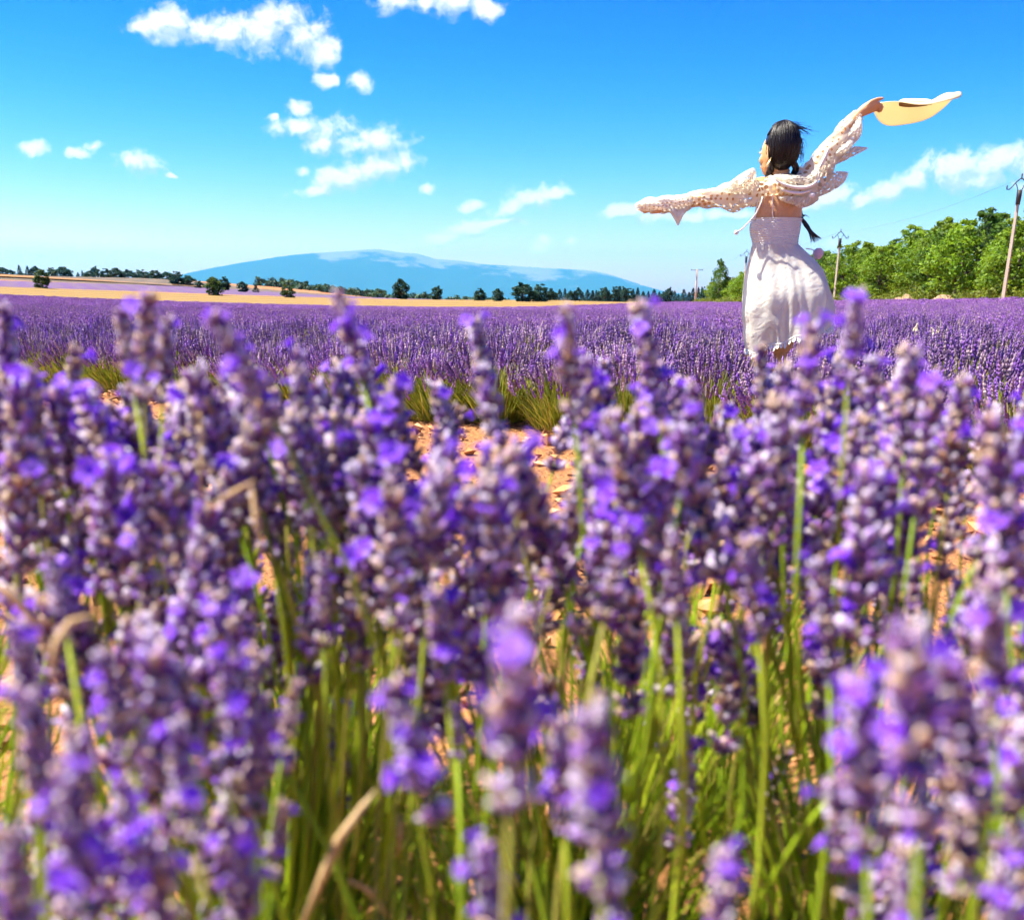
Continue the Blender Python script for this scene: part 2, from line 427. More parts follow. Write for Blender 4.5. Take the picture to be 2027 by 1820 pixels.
xdrop = N(nt, 'ShaderNodeMapRange'); setin(xdrop, From_Min=-3000.0, From_Max=1700.0, To_Min=0.0, To_Max=330.0); L(nt, sp_.outputs['X'], xdrop.inputs['Value'])
hgt = math_n(nt, 'ADD', math_n(nt, 'ADD', sp_.outputs['Z'], xfall.outputs[0]), xdrop.outputs[0])
rk = N(nt, 'ShaderNodeMapRange', interpolation_type='SMOOTHSTEP'); setin(rk, From_Min=840.0, From_Max=1000.0)
L(nt, math_n(nt, 'ADD', hgt, math_n(nt, 'MULTIPLY', math_n(nt, 'SUBTRACT', no.outputs['Fac'], 0.5), 1350.0)), rk.inputs['Value'])
mi = N(nt, 'ShaderNodeMix', data_type='RGBA'); L(nt, rk.outputs[0], mi.inputs[0])
mi.inputs[6].default_value = (0.022, 0.05, 0.04, 1); mi.inputs[7].default_value = (0.175, 0.165, 0.16, 1)
L(nt, mi.outputs[2], bs.inputs['Base Color'])
mountain = mb.build('mountain', M_mount); tag(mountain, 'long blue mountain with a pale bare limestone summit', None, kind='structure')
# summit mast
tz = at(745, 493, D_M).z
tw = empty('summit_tower', (at(745, 493, D_M).x, D_M, tz - 25)); tag(tw, 'tiny antenna tower on the mountain summit', 'tower')
b = MB(); tube(b, [(0, 0, 0), (0, 0, 45)], [16, 13], 10); b.build('tower_base', M_wood, tw)
b = MB(); tube(b, [(0, 0, 44), (0, 0, 80), (0, 0, 105)], [6, 4, 1.5], 8); b.build('antenna_mast', M_wood, tw)
b = MB(); box(b, (60, 0, 18), (36, 15, 18)); b.build('station_building', M_wood, tw)

# ------------------------------------------------------------------ trees
def leaf_quads(mb, rng, centers, rads, n_each, size, cols, flat=0.75):
    V = []; F = []; C = []
    for (c, r, colr) in zip(centers, rads, cols):
        for _ in range(n_each):
            d = Vector((rng.gauss(0, 1), rng.gauss(0, 1), rng.gauss(0, 1)))
            d.normalize(); rr = r * (rng.random() ** 0.45)
            p = Vector(c) + Vector((d.x * rr, d.y * rr, d.z * rr * flat))
            n_ = (d + Vector((rng.gauss(0, .6), rng.gauss(0, .6), rng.gauss(0.35, .6)))).normalized()
            s, t = frame(n_); a = rng.random() * 6.28
            s2 = s * math.cos(a) + t * math.sin(a); t2 = n_.cross(s2)
            sz = size * rng.uniform(0.6, 1.3)
            o = len(V)
            V += [p - s2 * sz, p + t2 * sz * 0.55 + n_ * sz * .15, p + s2 * sz, p - t2 * sz * 0.55 - n_ * sz * .1]
            F.append((o, o + 1, o + 2, o + 3))
            k = rng.uniform(0.75, 1.25); C += [(colr[0] * k, colr[1] * k, colr[2] * k)] * 4
    mb.add(V, F, C)
def broadleaf(seed, h=6.0, w=4.4, trunk=0.25, clumps=46, leaves=70, size=0.13, base=(0.22, 0.33, 0.018), base2=(0.14, 0.26, 0.015), low=0.08):
    rng = random.Random(seed)
    ct = MB(); cen = []; rad = []; cols = []
    for i in range(clumps):
        t = rng.random() ** 0.8
        z = h * (low + (1 - low - 0.06) * t)
        prof = math.sin(math.pi * min(1, max(0.06, (z / h - low * 0.5)))) ** 0.55
        if z / h > 0.85: prof *= 0.7
        a = rng.random() * 6.28; rr = (w / 2) * prof * rng.uniform(0.45, 1.0)
        cen.append((rr * math.cos(a), rr * math.sin(a), z)); rad.append(w * rng.uniform(0.12, 0.2))
        m_ = rng.random(); cols.append(tuple(base[k] * (1 - m_) + base2[k] * m_ for k in range(3)))
    for _ in range(5):                                    # ragged top sprays
        a = rng.random() * 6.28; rr = w * rng.uniform(0, 0.22)
        cen.append((rr * math.cos(a), rr * math.sin(a), h * rng.uniform(0.94, 1.06))); rad.append(w * 0.075); cols.append(base)
    leaf_quads(ct, rng, cen, rad, leaves, size, cols)
    tr = MB()
    tube(tr, [(0, 0, -0.3), (0.03 * h * .2, 0, h * .2), (0.02 * h, 0.02 * h, h * .5), (0, 0, h * .78)], [trunk, trunk * .75, trunk * .45, trunk * .12], 8)
    for i in range(6):
        a = i * 1.05 + rng.random(); z0 = h * rng.uniform(.2, .5)
        e = Vector((math.cos(a) * w * .33, math.sin(a) * w * .33, z0 + h * .25))
        tube(tr, [(0.01 * h, 0.01 * h, z0), (e.x * .5, e.y * .5, z0 + h * .09), e], [trunk * .4, trunk * .25, trunk * .07], 5)
    return tr.mesh('trunk', M_bark), ct.mesh('crown', M_leaf, False)
def conifer(seed, h=8.0, w=3.2, base=(0.025, 0.065, 0.042), leaves=26, size=0.2):
    rng = random.Random(seed); ct = MB(); cen = []; rad = []; cols = []
    n = 60
    for i in range(n):
        t = i / n; z = h * (0.1 + 0.88 * t); r = (w / 2) * (1 - t) ** 0.8 * rng.uniform(0.6, 1.0)
        a = i * 2.4 + rng.random(); cen.append((r * math.cos(a), r * math.sin(a), z - 0.12 * r)); rad.append(w * (0.17 * (1 - t) + 0.05))
        k = rng.uniform(.7, 1.3); cols.append((base[0] * k, base[1] * k, base[2] * k))
    leaf_quads(ct, rng, cen, rad, leaves, size, cols, 0.6)
    tr = MB(); tube(tr, [(0, 0, -.3), (0, 0, h * .5), (0, 0, h * .97)], [.2, .12, .03], 7)
    return tr.mesh('trunk', M_bark), ct.mesh('crown', M_leaf_far, False)
def place_tree(name, meshes, loc, sx, sz, rz, label, cat, group=None):
    t = empty(name, loc); t.rotation_euler = (0, 0, rz); t.scale = (sx, sx, sz)
    link('trunk', meshes[0], t); link('crown', meshes[1], t)
    tag(t, label, cat, group); return t
oaks = [broadleaf(11 + i, clumps=84, leaves=62, size=0.14, low=-0.03) for i in range(4)]
darkoaks = [broadleaf(31 + i, clumps=78, leaves=60, size=0.14, low=-0.03, base=(0.11, 0.21, 0.018), base2=(0.07, 0.15, 0.018)) for i in range(2)]
loose = [broadleaf(41, h=7.5, w=2.6, clumps=24, leaves=26, size=0.13, base=(0.05, 0.10, 0.03), base2=(0.04, 0.08, 0.03))]
fars = [broadleaf(51 + i, clumps=70, leaves=34, size=0.30, base=(0.035, 0.09, 0.045), base2=(0.025, 0.07, 0.045), low=-0.04) for i in range(3)]  # blue of the distance haze put into these leaf colours
brights = [broadleaf(61, clumps=70, leaves=36, size=0.27, base=(0.10, 0.15, 0.02), base2=(0.02, 0.06, 0.02), low=-0.04)]
conifs = [conifer(71), conifer(72, w=2.6)]

rng = random.Random(5)
ORD = ['first', 'second', 'third', 'fourth', 'fifth', 'sixth', 'seventh', 'eighth', 'ninth', 'tenth', 'eleventh', 'twelfth', 'thirteenth', 'fourteenth', 'fifteenth', 'sixteenth', 'seventeenth', 'eighteenth', 'nineteenth', 'twentieth', 'twenty-first', 'twenty-second', 'twenty-third', 'twenty-fourth', 'twenty-fifth', 'twenty-sixth', 'twenty-seventh', 'twenty-eighth', 'twenty-ninth', 'thirtieth', 'thirty-first', 'thirty-second', 'thirty-third', 'thirty-fourth'] + ['%s-%s' % (t, u) for t in ('thirty', 'forty') for u in ('first', 'second', 'third', 'fourth', 'fifth', 'sixth', 'seventh', 'eighth', 'ninth')][4:]
# the green wood beside the poles: front row then rows up the slope; (distance, x, height)
wood = []
d = 186.0
while d > 52:
    wood.append((d, 33.5 + rng.uniform(-.8, 1.2), rng.uniform(4.6, 5.8), 0)); d -= rng.uniform(3.4, 4.8)
d = 184.0
while d > 52:
    wood.append((d, 39 + rng.uniform(-1, 1.5), rng.uniform(5.6, 7.0), 1)); d -= rng.uniform(5.5, 8)
d = 178.0
while d > 56:
    wood.append((d, 46 + rng.uniform(-2, 2), rng.uniform(5.8, 7.4), 2)); d -= rng.uniform(8, 11)
rowword = ['front edge', 'second row', 'upper row']
cnt = {0: 0, 1: 0, 2: 0}
for (d, x, h, row) in wood:
    h *= interp(d, [85, 120, 150, 186], [1.0, .92, .8, .62])
    k = cnt[row]; cnt[row] += 1
    ms = rng.choice(oaks + oaks + darkoaks)
    place_tree('oak_tree', ms, (x, d, G(x, d) - 0.2), h / 6 * rng.uniform(1.0, 1.25), h / 6, rng.random() * 6.28,
               'green oak, %s from the far end along the %s of the roadside wood' % (ORD[k] if k < len(ORD) else 'last', rowword[row]), 'tree', 'oaks of the wood beside the poles')
for (px, py, d, lab) in [(1427, 513, 172, 'dark pine rising at the far end of the green wood'), (1690, 487, 120, 'thin loose tree poking above the wood beside the middle pole'),
                         (1835, 462, 100, 'sparse ragged tree poking above the middle of the wood'), (1955, 420, 80, 'sparse ragged tree poking above the wood near the nearest pole')]:
    p = at(px, py, d); g = G(p.x, d); hh = p.z - g
    ms = darkoaks[0] if 'pine' in lab else loose[0]
    place_tree('pine_tree' if 'pine' in lab else 'slender_tree', ms, (p.x, d, g - .2), (hh / 6.2 * .62) if 'pine' in lab else hh / 7.6 * .8, hh / (6.2 if 'pine' in lab else 7.9), 1.0, lab, 'tree')

# free-standing and skyline trees: base x, base y, top y, width, kind
single = [(85, 573, 532, 34, 'b', 'small round tree with a bright top at the left end of the wheat'),
 (425, 587, 546, 40, 'b', 'dark bushy tree with a sunlit top on the wheat edge left of the mountain'),
 (570, 591, 563, 30, 'b', 'small low tree on the wheat edge below the mountain slope'),
 (795, 594, 552, 36, 'f', 'tall oval dark tree below the mountain summit'),
 (865, 595, 566, 28, 'f', 'squat rounded tree next to the tall oval tree'),
 (950, 597, 571, 26, 'f', 'small round tree midway along the wheat horizon'),
 (985, 598, 571, 26, 'f', 'small ragged tree just beside the large dark clump'),
 (1035, 599, 560, 50, 'f', 'large spreading dark tree at the start of the far wood'),
 (1070, 599, 563, 44, 'f', 'broad dark tree joined to the large spreading one'),
 (6, 551, 529, 30, 'f', 'dark tree at the very left end of the skyline'), (22, 553, 534, 22, 'f', 'small grey-green tree second on the left skyline'),
 (41, 551, 523, 16, 'c', 'dark pointed conifer on the left skyline'), (57, 551, 525, 15, 'c', 'second pointed conifer on the left skyline'),
 (72, 552, 527, 26, 'f', 'rounded tree behind the bright-topped small tree'), (104, 553, 530, 24, 'f', 'pale rounded tree just beyond the conifers'),
 (126, 554, 528, 38, 'f', 'wide umbrella-shaped tree on the left skyline'), (156, 556, 538, 14, 'c', 'little pointed tree in the skyline gap'),
 (165, 556, 534, 12, 'c', 'thin pointed tree beside the skyline gap'), (180, 558, 536, 30, 'f', 'dark tree starting the long skyline row'),
 (190, 558, 527, 22, 'f', 'tallest tree of the long skyline row'), (212, 559, 532, 30, 'f', 'third tree of the long skyline row'),
 (232, 560, 530, 34, 'f', 'fourth tree of the long skyline row'), (256, 561, 534, 34, 'f', 'fifth tree of the long skyline row'),
 (282, 562, 534, 36, 'f', 'sixth tree of the long skyline row'), (308, 563, 535, 36, 'f', 'seventh tree of the long skyline row'),
 (332, 564, 538, 34, 'f', 'eighth tree of the long skyline row'), (352, 566, 538, 32, 'f', 'ninth tree of the long skyline row'),
 (374, 567, 545, 30, 'f', 'last tree of the long skyline row'), (394, 571, 556, 20, 'f', 'low tree trailing off the skyline row'),
 (445, 575, 548, 24, 'f', 'dark tree right behind the bushy tree on the wheat edge'), (480, 579, 557, 26, 'f', 'round tree on the slope below the mountain foot'),
 (507, 580, 562, 20, 'c', 'pointed tree on the slope below the mountain foot'),
 (46, 553, 541, 30, 's', 'low olive shrub below the two conifers'), (112, 558, 546, 18, 's', 'small shrub on the orange soil'), (132, 563, 555, 16, 's', 'flat little shrub on the orange soil edge')]
for i, (bx, by, ty, wpx, kind, lab) in enumerate(single):
    if by >= 565 or kind == 's' and False:
        d = min(ground_hit(bx, by), 420)
    else:
        d = 430.0 + (i % 3) * 8
    u, w = ratio(bx, by); x = u * d; g = G(x, d)
    zt = CAMZ + ratio(bx, ty)[1] * d
    h = max(zt - g, 1.0); wm = wpx / 2258.0 * d
    ms = {'b': brights[0], 'f': fars[i % 3], 'c': conifs[i % 2], 's': fars[(i + 1) % 3]}[kind]
    hb, wb = (8.0, 3.2) if kind == 'c' else (6.2, 4.6)
    place_tree({'c': 'conifer_tree', 's': 'shrub'}.get(kind, 'broadleaf_tree'), ms, (x, d, g - h * 0.03), wm / wb, h / hb, i * 1.3, lab, 'shrub' if kind == 's' else 'tree',
               'trees on the far skyline' if by < 570 else None)
# far wood right of the large clump
rng = random.Random(9)
fw = []
x = 1090.0
while x < 1392:
    fw.append((x, 600 + rng.uniform(0, 1.5), rng.uniform(566, 577) + (6 if x > 1330 and x < 1352 else 0), rng.uniform(16, 24), rng.random() < 0.55)); x += rng.uniform(7.5, 11.5)
for i, (bx, by, ty, wpx, con) in enumerate(fw):
    d = 330 + (i % 4) * 9.0
    u, _ = ratio(bx, by); x = u * d; g = G(x, d); h = CAMZ + ratio(bx, ty)[1] * d - g; wm = wpx / 2258.0 * d
    ms = conifs[i % 2] if con else fars[i % 3]
    place_tree('conifer_tree' if con else 'broadleaf_tree', ms, (x, d, g - .2), wm / (3.2 if con else 4.6) , h / (8.0 if con else 6.2), i * 1.7,
               'dark %s, %s from the large clump along the far wood' % ('conifer' if con else 'rounded tree', ORD[i] if i < len(ORD) else 'last'), 'tree', 'trees of the dark far wood')
# distant scrub belt below the mountain (reads as one mass)
rng = random.Random(19); b = MB(); cen = []; rad = []; cols = []
for i in range(420):
    px = rng.uniform(500, 1010) if i < 300 else rng.uniform(1080, 1390)
    d = rng.uniform(520, 700); u, w = ratio(px, interp(px, [500, 640, 800, 1010, 1400], [578, 581, 588, 592, 596]))
    top = rng.uniform(0, 1) ** 1.5
    cen.append((u * d, d, G(u * d, d) + rng.uniform(0, 1.2) + interp(px, [500, 700, 900, 1000], [3.4, 2.6, 1.6, 1.0]) * top)); rad.append(rng.uniform(1.2, 2.6))
    k = rng.uniform(.7, 1.3); cols.append((0.05 * k, 0.11 * k, 0.04 * k))
leaf_quads(b, rng, cen, rad, 60, 0.8, cols)
o = b.build('far_scrub', M_leaf_far, None, False); tag(o, 'distant green scrub belt at the foot of the mountain', None, kind='stuff')
# undergrowth at the foot of the wood
rng = random.Random(29); b = MB(); cen = []; rad = []; cols = []
for i in range(900):
    d = 52 + 135 * rng.random() ** 1.2; x = 31.2 + rng.random() ** 1.5 * 3.5
    cen.append((x, d, G(x, d) + rng.uniform(0.2, 0.6) + 1.1 * max(0, x - 32.4) * rng.random())); rad.append(rng.uniform(.4, .9))
    k = rng.uniform(.8, 1.25); cols.append((0.15 * k, 0.19 * k, 0.02 * k))
leaf_quads(b, rng, cen, rad, 26, 0.12, cols)
o = b.build('undergrowth', M_leaf, None, False); tag(o, 'yellow-green undergrowth along the foot of the wood', None, kind='stuff')
# pale heaps at the wood edge
M_heap = principled('pale_heap', (0.40, 0.27, 0.16), 0.95, noise=(1.5, 0.8, (0.24, 0.15, 0.07)), bump=(5.0, 0.8, 0.25))
for (px0, px1, top, lab) in [(1738, 1822, 577, 'long low heap of pale dry earth at the foot of the wood'), (1834, 1890, 569, 'taller pale heap with a pointed end at the foot of the wood')]:
    d = 30.6 / ratio((px0 + px1) / 2, 585)[0]
    xa = ratio(px0, 585)[0] * d; xb = ratio(px1, 585)[0] * d; yv = d
    zt = CAMZ + ratio(px0, top)[1] * d
    rr = random.Random(px0); b = MB(); n, m2 = 26, 12; V = []
    for i in range(n + 1):
        t = i / n
        prof = (math.sin(math.pi * t) ** 0.45) * (0.75 + 0.25 * math.sin(5 * t + px0)) if px0 < 1800 else (0.35 + 0.65 * t) * math.sin(math.pi * min(1, t * .93 + .05)) ** .5
        for j in range(m2 + 1):
            a = math.pi * j / m2; x = xa + (xb - xa) * t; yy = yv - math.cos(a) * 1.6 + (t - .5) * 1.0
            gz = G(x, yv) - .25
            z = gz + (zt - gz) * max(prof, 0) * (math.sin(a) ** .7 if 0 < j < m2 else 0) * (.78 + rr.uniform(-.2, .2))
            V.append((x, yy, z))
    b.add(V, [(i * (m2 + 1) + j, (i + 1) * (m2 + 1) + j, (i + 1) * (m2 + 1) + j + 1, i * (m2 + 1) + j + 1) for i in range(n) for j in range(m2)])
    o = b.build('earth_heap', M_heap, None, False); tag(o, lab, 'heap', 'pale heaps at the wood edge')

# ------------------------------------------------------------------ utility poles
def pole(px, pyb, pyt, d, label, style):
    u, _ = ratio(px, pyb); x = u * d; g = G(x, d)
    zt = CAMZ + ratio(px, pyt)[1] * d
    t = empty('utility_pole', (x, d, g)); h = zt - g
    b = MB()
    if style == 'hook':
        hs_ = h - 0.62
        tube(b, [(0, 0, -.4), (0, 0, hs_ * .5), (0, 0, hs_ - .75)], [.135, .115, .095], 4); b.build('post', M_wood, t, False)
        b = MB(); tube(b, [(0, 0, hs_ - .78), (0, 0, hs_ - .3), (0, 0, hs_)], [.13, .15, .15], 8); b.build('pole_cap', M_iron, t)
        b = MB()
        for s in (-1, 1):
            pts = [(0, 0, hs_ + .62), (s * .25, 0, hs_ + .42), (s * .5, 0, hs_ + .12), (s * .62, 0, hs_ + .02), (s * .74, 0, hs_ + .02), (s * .78, 0, hs_ + .14)]
            tube(b, pts, .035, 5)
            tube(b, [(s * .1, 0, hs_ - .05), (s * .2, 0, hs_ + .2), (s * .3, 0, hs_ + .36)], .025, 5)
        tube(b, [(0, 0, hs_ + .55), (0, 0, hs_ + .75)], .04, 5)
        b.build('bracket', M_iron, t)
        for s in (-1, 0, 1):
            b = MB(); ellipsoid(b, (s * .76, 0, hs_ + (.16 if s else .78)), (.05, .05, .08), None, 8, 6); b.build('insulator', M_iron, t)
    else:
        tube(b, [(0, 0, -.4), (0, 0, h * .5), (0, 0, h)], [.2, .17, .14], 8); b.build('post', M_wood, t)
        b = MB(); box(b, (0, 0, h - .12), (1.1, .06, .05)); b.build('cross_arm', M_iron, t)
        for s in (-1, 1):
            b = MB(); tube(b, [(s, 0, h - .1), (s, 0, h + .1)], .05, 6); b.build('insulator', M_iron, t)
    tag(t, label, 'pole', 'utility poles along the wood')
    return Vector((x, d, zt))
tops = [pole(1987, 582, 352, 65.0, 'tall utility pole nearest, leaning at the right edge of the wood', 'hook'),
        pole(1651, 592, 458, 107.0, 'utility pole with a curled bracket just beside the dress', 'hook'),
        pole(1471, 598, 497, 143.0, 'utility pole half hidden by the white skirt', 'hook'),
        pole(1376, 603, 533, 200.0, 'farthest utility pole with a plain cross arm near the wheat', 'tee')]
M_wire = principled('wire', (0.12, 0.13, 0.15), 0.6)
wl = ['overhead wire between the nearest pole and the pole beside the dress', 'overhead wire between the pole beside the dress and the half-hidden pole', 'overhead wire between the half-hidden pole and the farthest pole']
tops2 = [tops[0] + Vector((0, -45, 2))] + tops
for i in range(len(tops) - 1):
    a, c = tops[i], tops[i + 1]; pts = []
    for k in range(13):
        t = k / 12; p = a.lerp(c, t); p.z -= 4 * 0.55 * t * (1 - t); pts.append(p)
    b = MB(); tube(b, pts, 0.006, 4, cap=False); o = b.build('overhead_wire', M_wire); tag(o, wl[i], 'wire', 'overhead wires')
#@@PART2
# ------------------------------------------------------------------ lavender field
def put(cols, rng, k=0.25):
    c = rng.choice(cols); s = rng.uniform(1 - k, 1 + k); return (c[0] * s, c[1] * s, c[2] * s)
PURP = [(0.28, 0.12, 0.46), (0.22, 0.085, 0.38), (0.37, 0.20, 0.50), (0.30, 0.16, 0.36)]
MAUV = [(0.34, 0.21, 0.36), (0.26, 0.14, 0.33), (0.45, 0.32, 0.40), (0.18, 0.09, 0.21), (0.27, 0.13, 0.44), (0.42, 0.30, 0.30)]
GREEN = [(0.24, 0.28, 0.02), (0.17, 0.22, 0.02), (0.30, 0.30, 0.035), (0.34, 0.28, 0.06)]
def lump(V, F, C, p, ax, r, hl, col, rng, n=4):
    s, t = frame(ax); o = len(V); a0 = rng.random() * 1.5
    V.append(p - ax * hl)
    for k in range(n):
        a = a0 + 2 * math.pi * k / n; rr = r * rng.uniform(.75, 1.25)
        V.append(p + s * (rr * math.cos(a)) + t * (rr * math.sin(a)) + ax * (hl * rng.uniform(-.1, .5)))
    V.append(p + ax * hl)
    for k in range(n):
        F.append((o, o + 1 + (k + 1) % n, o + 1 + k)); F.append((o + 1 + k, o + 1 + (k + 1) % n, o + n + 1))
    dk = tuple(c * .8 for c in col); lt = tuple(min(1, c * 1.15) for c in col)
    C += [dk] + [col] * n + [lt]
def bush_mesh(seed, nspk, whorls, R0=0.36, H=0.5, stems=True, pal=PURP, leaves=120, sr=0.0085):
    rng = random.Random(seed); V = []; F = []; C = []; VG = []; FG = []; CG = []
    for i in range(nspk):
        a = rng.random() * 6.28; q = math.sqrt(rng.random())
        tip = Vector((R0 * 1.05 * q * math.cos(a), R0 * 1.05 * q * math.sin(a), H * (1 - 0.42 * q ** 2.2) * rng.uniform(.84, 1.05)))
        root = Vector((tip.x * .35, tip.y * .35, 0.05))
        ax = (tip - root).normalized(); ax = (ax + Vector((rng.gauss(0, .12), rng.gauss(0, .12), 0.25))).normalized()
        col = put(pal, rng); Ls = rng.uniform(.045, .075)
        for w in range(whorls):
            t = w / max(1, whorls - 1) if whorls > 1 else .5
            p = tip - ax * (Ls * (1 - t)) if whorls > 1 else tip - ax * Ls * .5
            k = rng.uniform(.75, 1.25); cc = tuple(c * k for c in col)
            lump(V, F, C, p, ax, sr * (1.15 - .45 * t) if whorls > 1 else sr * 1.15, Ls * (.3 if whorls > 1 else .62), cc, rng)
        if stems:
            e = tip - ax * Ls; g = put(GREEN, rng); s, t = frame(ax); o = len(VG); w_ = .0022
            mid = root.lerp(e, .55) + Vector((0, 0, .04))
            VG += [root - s * w_, root + s * w_, mid + s * w_, mid - s * w_, e + s * w_ * .7, e - s * w_ * .7]
            FG += [(o, o + 1, o + 2, o + 3), (o + 3, o + 2, o + 4, o + 5)]; CG += [g] * 6
    for i in range(leaves):
        a = rng.random() * 6.28; q = rng.uniform(.3, 1.0)
        p0 = Vector((R0 * .55 * q * math.cos(a), R0 * .55 * q * math.sin(a), .02))
        dr = Vector((math.cos(a) * q * .8 + rng.gauss(0, .2), math.sin(a) * q * .8 + rng.gauss(0, .2), rng.uniform(.7, 1.4))).normalized()
        ln = rng.uniform(.16, .34); s = Vector((-math.sin(a + rng.gauss(0, .8)), math.cos(a), 0)).normalized(); w_ = .004
        g = put(GREEN, rng); o = len(VG); m_ = p0 + dr * ln * .6; e = p0 + dr * ln + Vector((math.cos(a), math.sin(a), -.1)) * .02
        VG += [p0 - s * w_, p0 + s * w_, m_ + s * w_, m_ - s * w_, e]; FG += [(o, o + 1, o + 2, o + 3), (o + 3, o + 2, o + 4)]; CG += [g] * 5
    a = MB(); a.add(V, F, C); b = MB(); b.add(VG, FG, CG)
    return a, b
WOMAN = Vector((1.50, 6.2, 0.0))
fx = [-14, -8, -3.9, -0.49, 0.9, 1.5, 2.4, 4.0, 7.0]
fy = [17.5, 12.6, 9.0, 6.55, 5.35, 4.65, 3.7, 2.6, 1.0]
front = lambda x: interp(x, fx, fy)
def bush_source(name, parts):
    b = MB(); a, g = parts
    b.add(a.v, a.f, a.c)
    me1 = b.v; nA = len(a.f)
    b.add(g.v, g.f, g.c)
    me = b.mesh(name, [M_fieldlav, M_fieldgreen], False)
    idx = np.zeros(len(me.polygons), np.int32); idx[nA:] = 1
    me.polygons.foreach_set('material_index', idx)
    return bpy.data.objects.new(name, me)
def gn_scatter(name, pts, sources, label, seed):
    c = bpy.data.collections.new(name + '_sources')
    for s in sources: c.objects.link(s)
    me = bpy.data.meshes.new(name); me.from_pydata([p[:3] for p in pts], [], [])
    for nm, k in (('rz', 3), ('sc', 4)):
        at_ = me.attributes.new(nm, 'FLOAT', 'POINT'); at_.data.foreach_set('value', [p[k] for p in pts])
    ai = me.attributes.new('pick', 'INT', 'POINT'); ai.data.foreach_set('value', [p[5] for p in pts])
    o = link(name, me); md = o.modifiers.new('scatter', 'NODES')
    ng = bpy.data.node_groups.new(name, 'GeometryNodeTree'); md.node_group = ng
    ng.interface.new_socket('Geometry', in_out='INPUT', socket_type='NodeSocketGeometry')
    ng.interface.new_socket('Geometry', in_out='OUTPUT', socket_type='NodeSocketGeometry')
    i_ = ng.nodes.new('NodeGroupInput'); o_ = ng.nodes.new('NodeGroupOutput')
    m2p = ng.nodes.new('GeometryNodeMeshToPoints')
    ci = ng.nodes.new('GeometryNodeCollectionInfo'); ci.inputs['Collection'].default_value = c
    ci.inputs['Separate Children'].default_value = True; ci.inputs['Reset Children'].default_value = True
    iop = ng.nodes.new('GeometryNodeInstanceOnPoints'); iop.inputs['Pick Instance'].default_value = True
    def attr(nm, dt):
        a = ng.nodes.new('GeometryNodeInputNamedAttribute'); a.data_type = dt; a.inputs['Name'].default_value = nm
        return [s for s in a.outputs if s.enabled and s.name == 'Attribute'][0]
    cx_ = ng.nodes.new('ShaderNodeCombineXYZ'); ng.links.new(attr('rz', 'FLOAT'), cx_.inputs['Z'])
    ng.links.new(i_.outputs[0], m2p.inputs[0]); ng.links.new(m2p.outputs[0], iop.inputs['Points'])
    ng.links.new(ci.outputs[0], iop.inputs['Instance']); ng.links.new(attr('pick', 'INT'), iop.inputs['Instance Index'])
    e2r = ng.nodes.new('FunctionNodeEulerToRotation'); ng.links.new(cx_.outputs[0], e2r.inputs[0])
    ng.links.new(e2r.outputs[0], iop.inputs['Rotation']); ng.links.new(attr('sc', 'FLOAT'), iop.inputs['Scale'])
    ng.links.new(iop.outputs[0], o_.inputs[0])
    tag(o, label, None, kind='stuff'); return o
MIX = PURP + MAUV[:3] + MAUV[5:]
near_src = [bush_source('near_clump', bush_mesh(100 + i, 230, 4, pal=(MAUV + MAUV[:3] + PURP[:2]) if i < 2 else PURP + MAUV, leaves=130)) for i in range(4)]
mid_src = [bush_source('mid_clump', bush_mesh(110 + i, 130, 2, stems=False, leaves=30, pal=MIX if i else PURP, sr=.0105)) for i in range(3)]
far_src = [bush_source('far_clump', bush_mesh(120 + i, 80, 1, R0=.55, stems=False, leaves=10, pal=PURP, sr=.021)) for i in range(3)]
rng = random.Random(77)
pn, pm, pf = [], [], []
ang = math.atan2(5.0, -5.5); ca, sa = math.cos(ang), math.sin(ang)
def in_field(x, y):
    return y > front(x) + 0.95 and y < far_edge(x) and x < 29.3 and abs(x) < 0.58 * y + 4 and (Vector((x, y, 0)) - Vector((WOMAN.x, WOMAN.y, 0))).length > 0.42
for i in range(-700, 700):                       # near rows
    for j in range(-60, 60):
        a = i * 0.40 + rng.uniform(-.1, .1); c = j * 0.72 + rng.uniform(-.14, .14)
        x = a * ca - c * sa; y = a * sa + c * ca
        r_ = math.hypot(x, y)
        if y < 1 or r_ > 24 or not in_field(x, y): continue
        z = G(x, y); left = x < 1.5
        if r_ < 15: pn.append((x, y, z, rng.random() * 6.28, rng.uniform(.8, 1.06) + .12 * math.sin(x * 1.9 + 2 * math.sin(y * .8)), (rng.choice([0, 1, 0, 1, 2]) if left and r_ < 11 else rng.choice([1, 2, 3, 2, 3]))))
        else: pm.append((x, y, z, rng.random() * 6.28, rng.uniform(.86, 1.1), rng.randrange(3)))
y = 17.0
while y < 200:
    x = -0.58 * y - 4
    while x < 29.3:
        xx = x + rng.uniform(-.3, .3); yy = y + rng.uniform(-.3, .3)
        if math.hypot(xx, yy) >= 23.6 and in_field(xx, yy):
            if yy < 48: pm.append((xx, yy, G(xx, yy), rng.random() * 6.28, rng.uniform(.9, 1.12), rng.randrange(3)))
            else: pf.append((xx, yy, G(xx, yy), rng.random() * 6.28, rng.uniform(.85, 1.1), rng.randrange(3)))
        x += 0.55 if y < 48 else 0.85
    y += 0.62 if y < 48 else 1.0
gn_scatter('lavender_field', pn, near_src, 'dense purple lavender rows filling the field around the woman', 1)
gn_scatter('lavender_field_middle', pm, mid_src, 'smooth purple lavender rows in the middle of the field', 2)
gn_scatter('lavender_field_back', pf, far_src, 'violet lavender rows along the far edge of the field', 3)
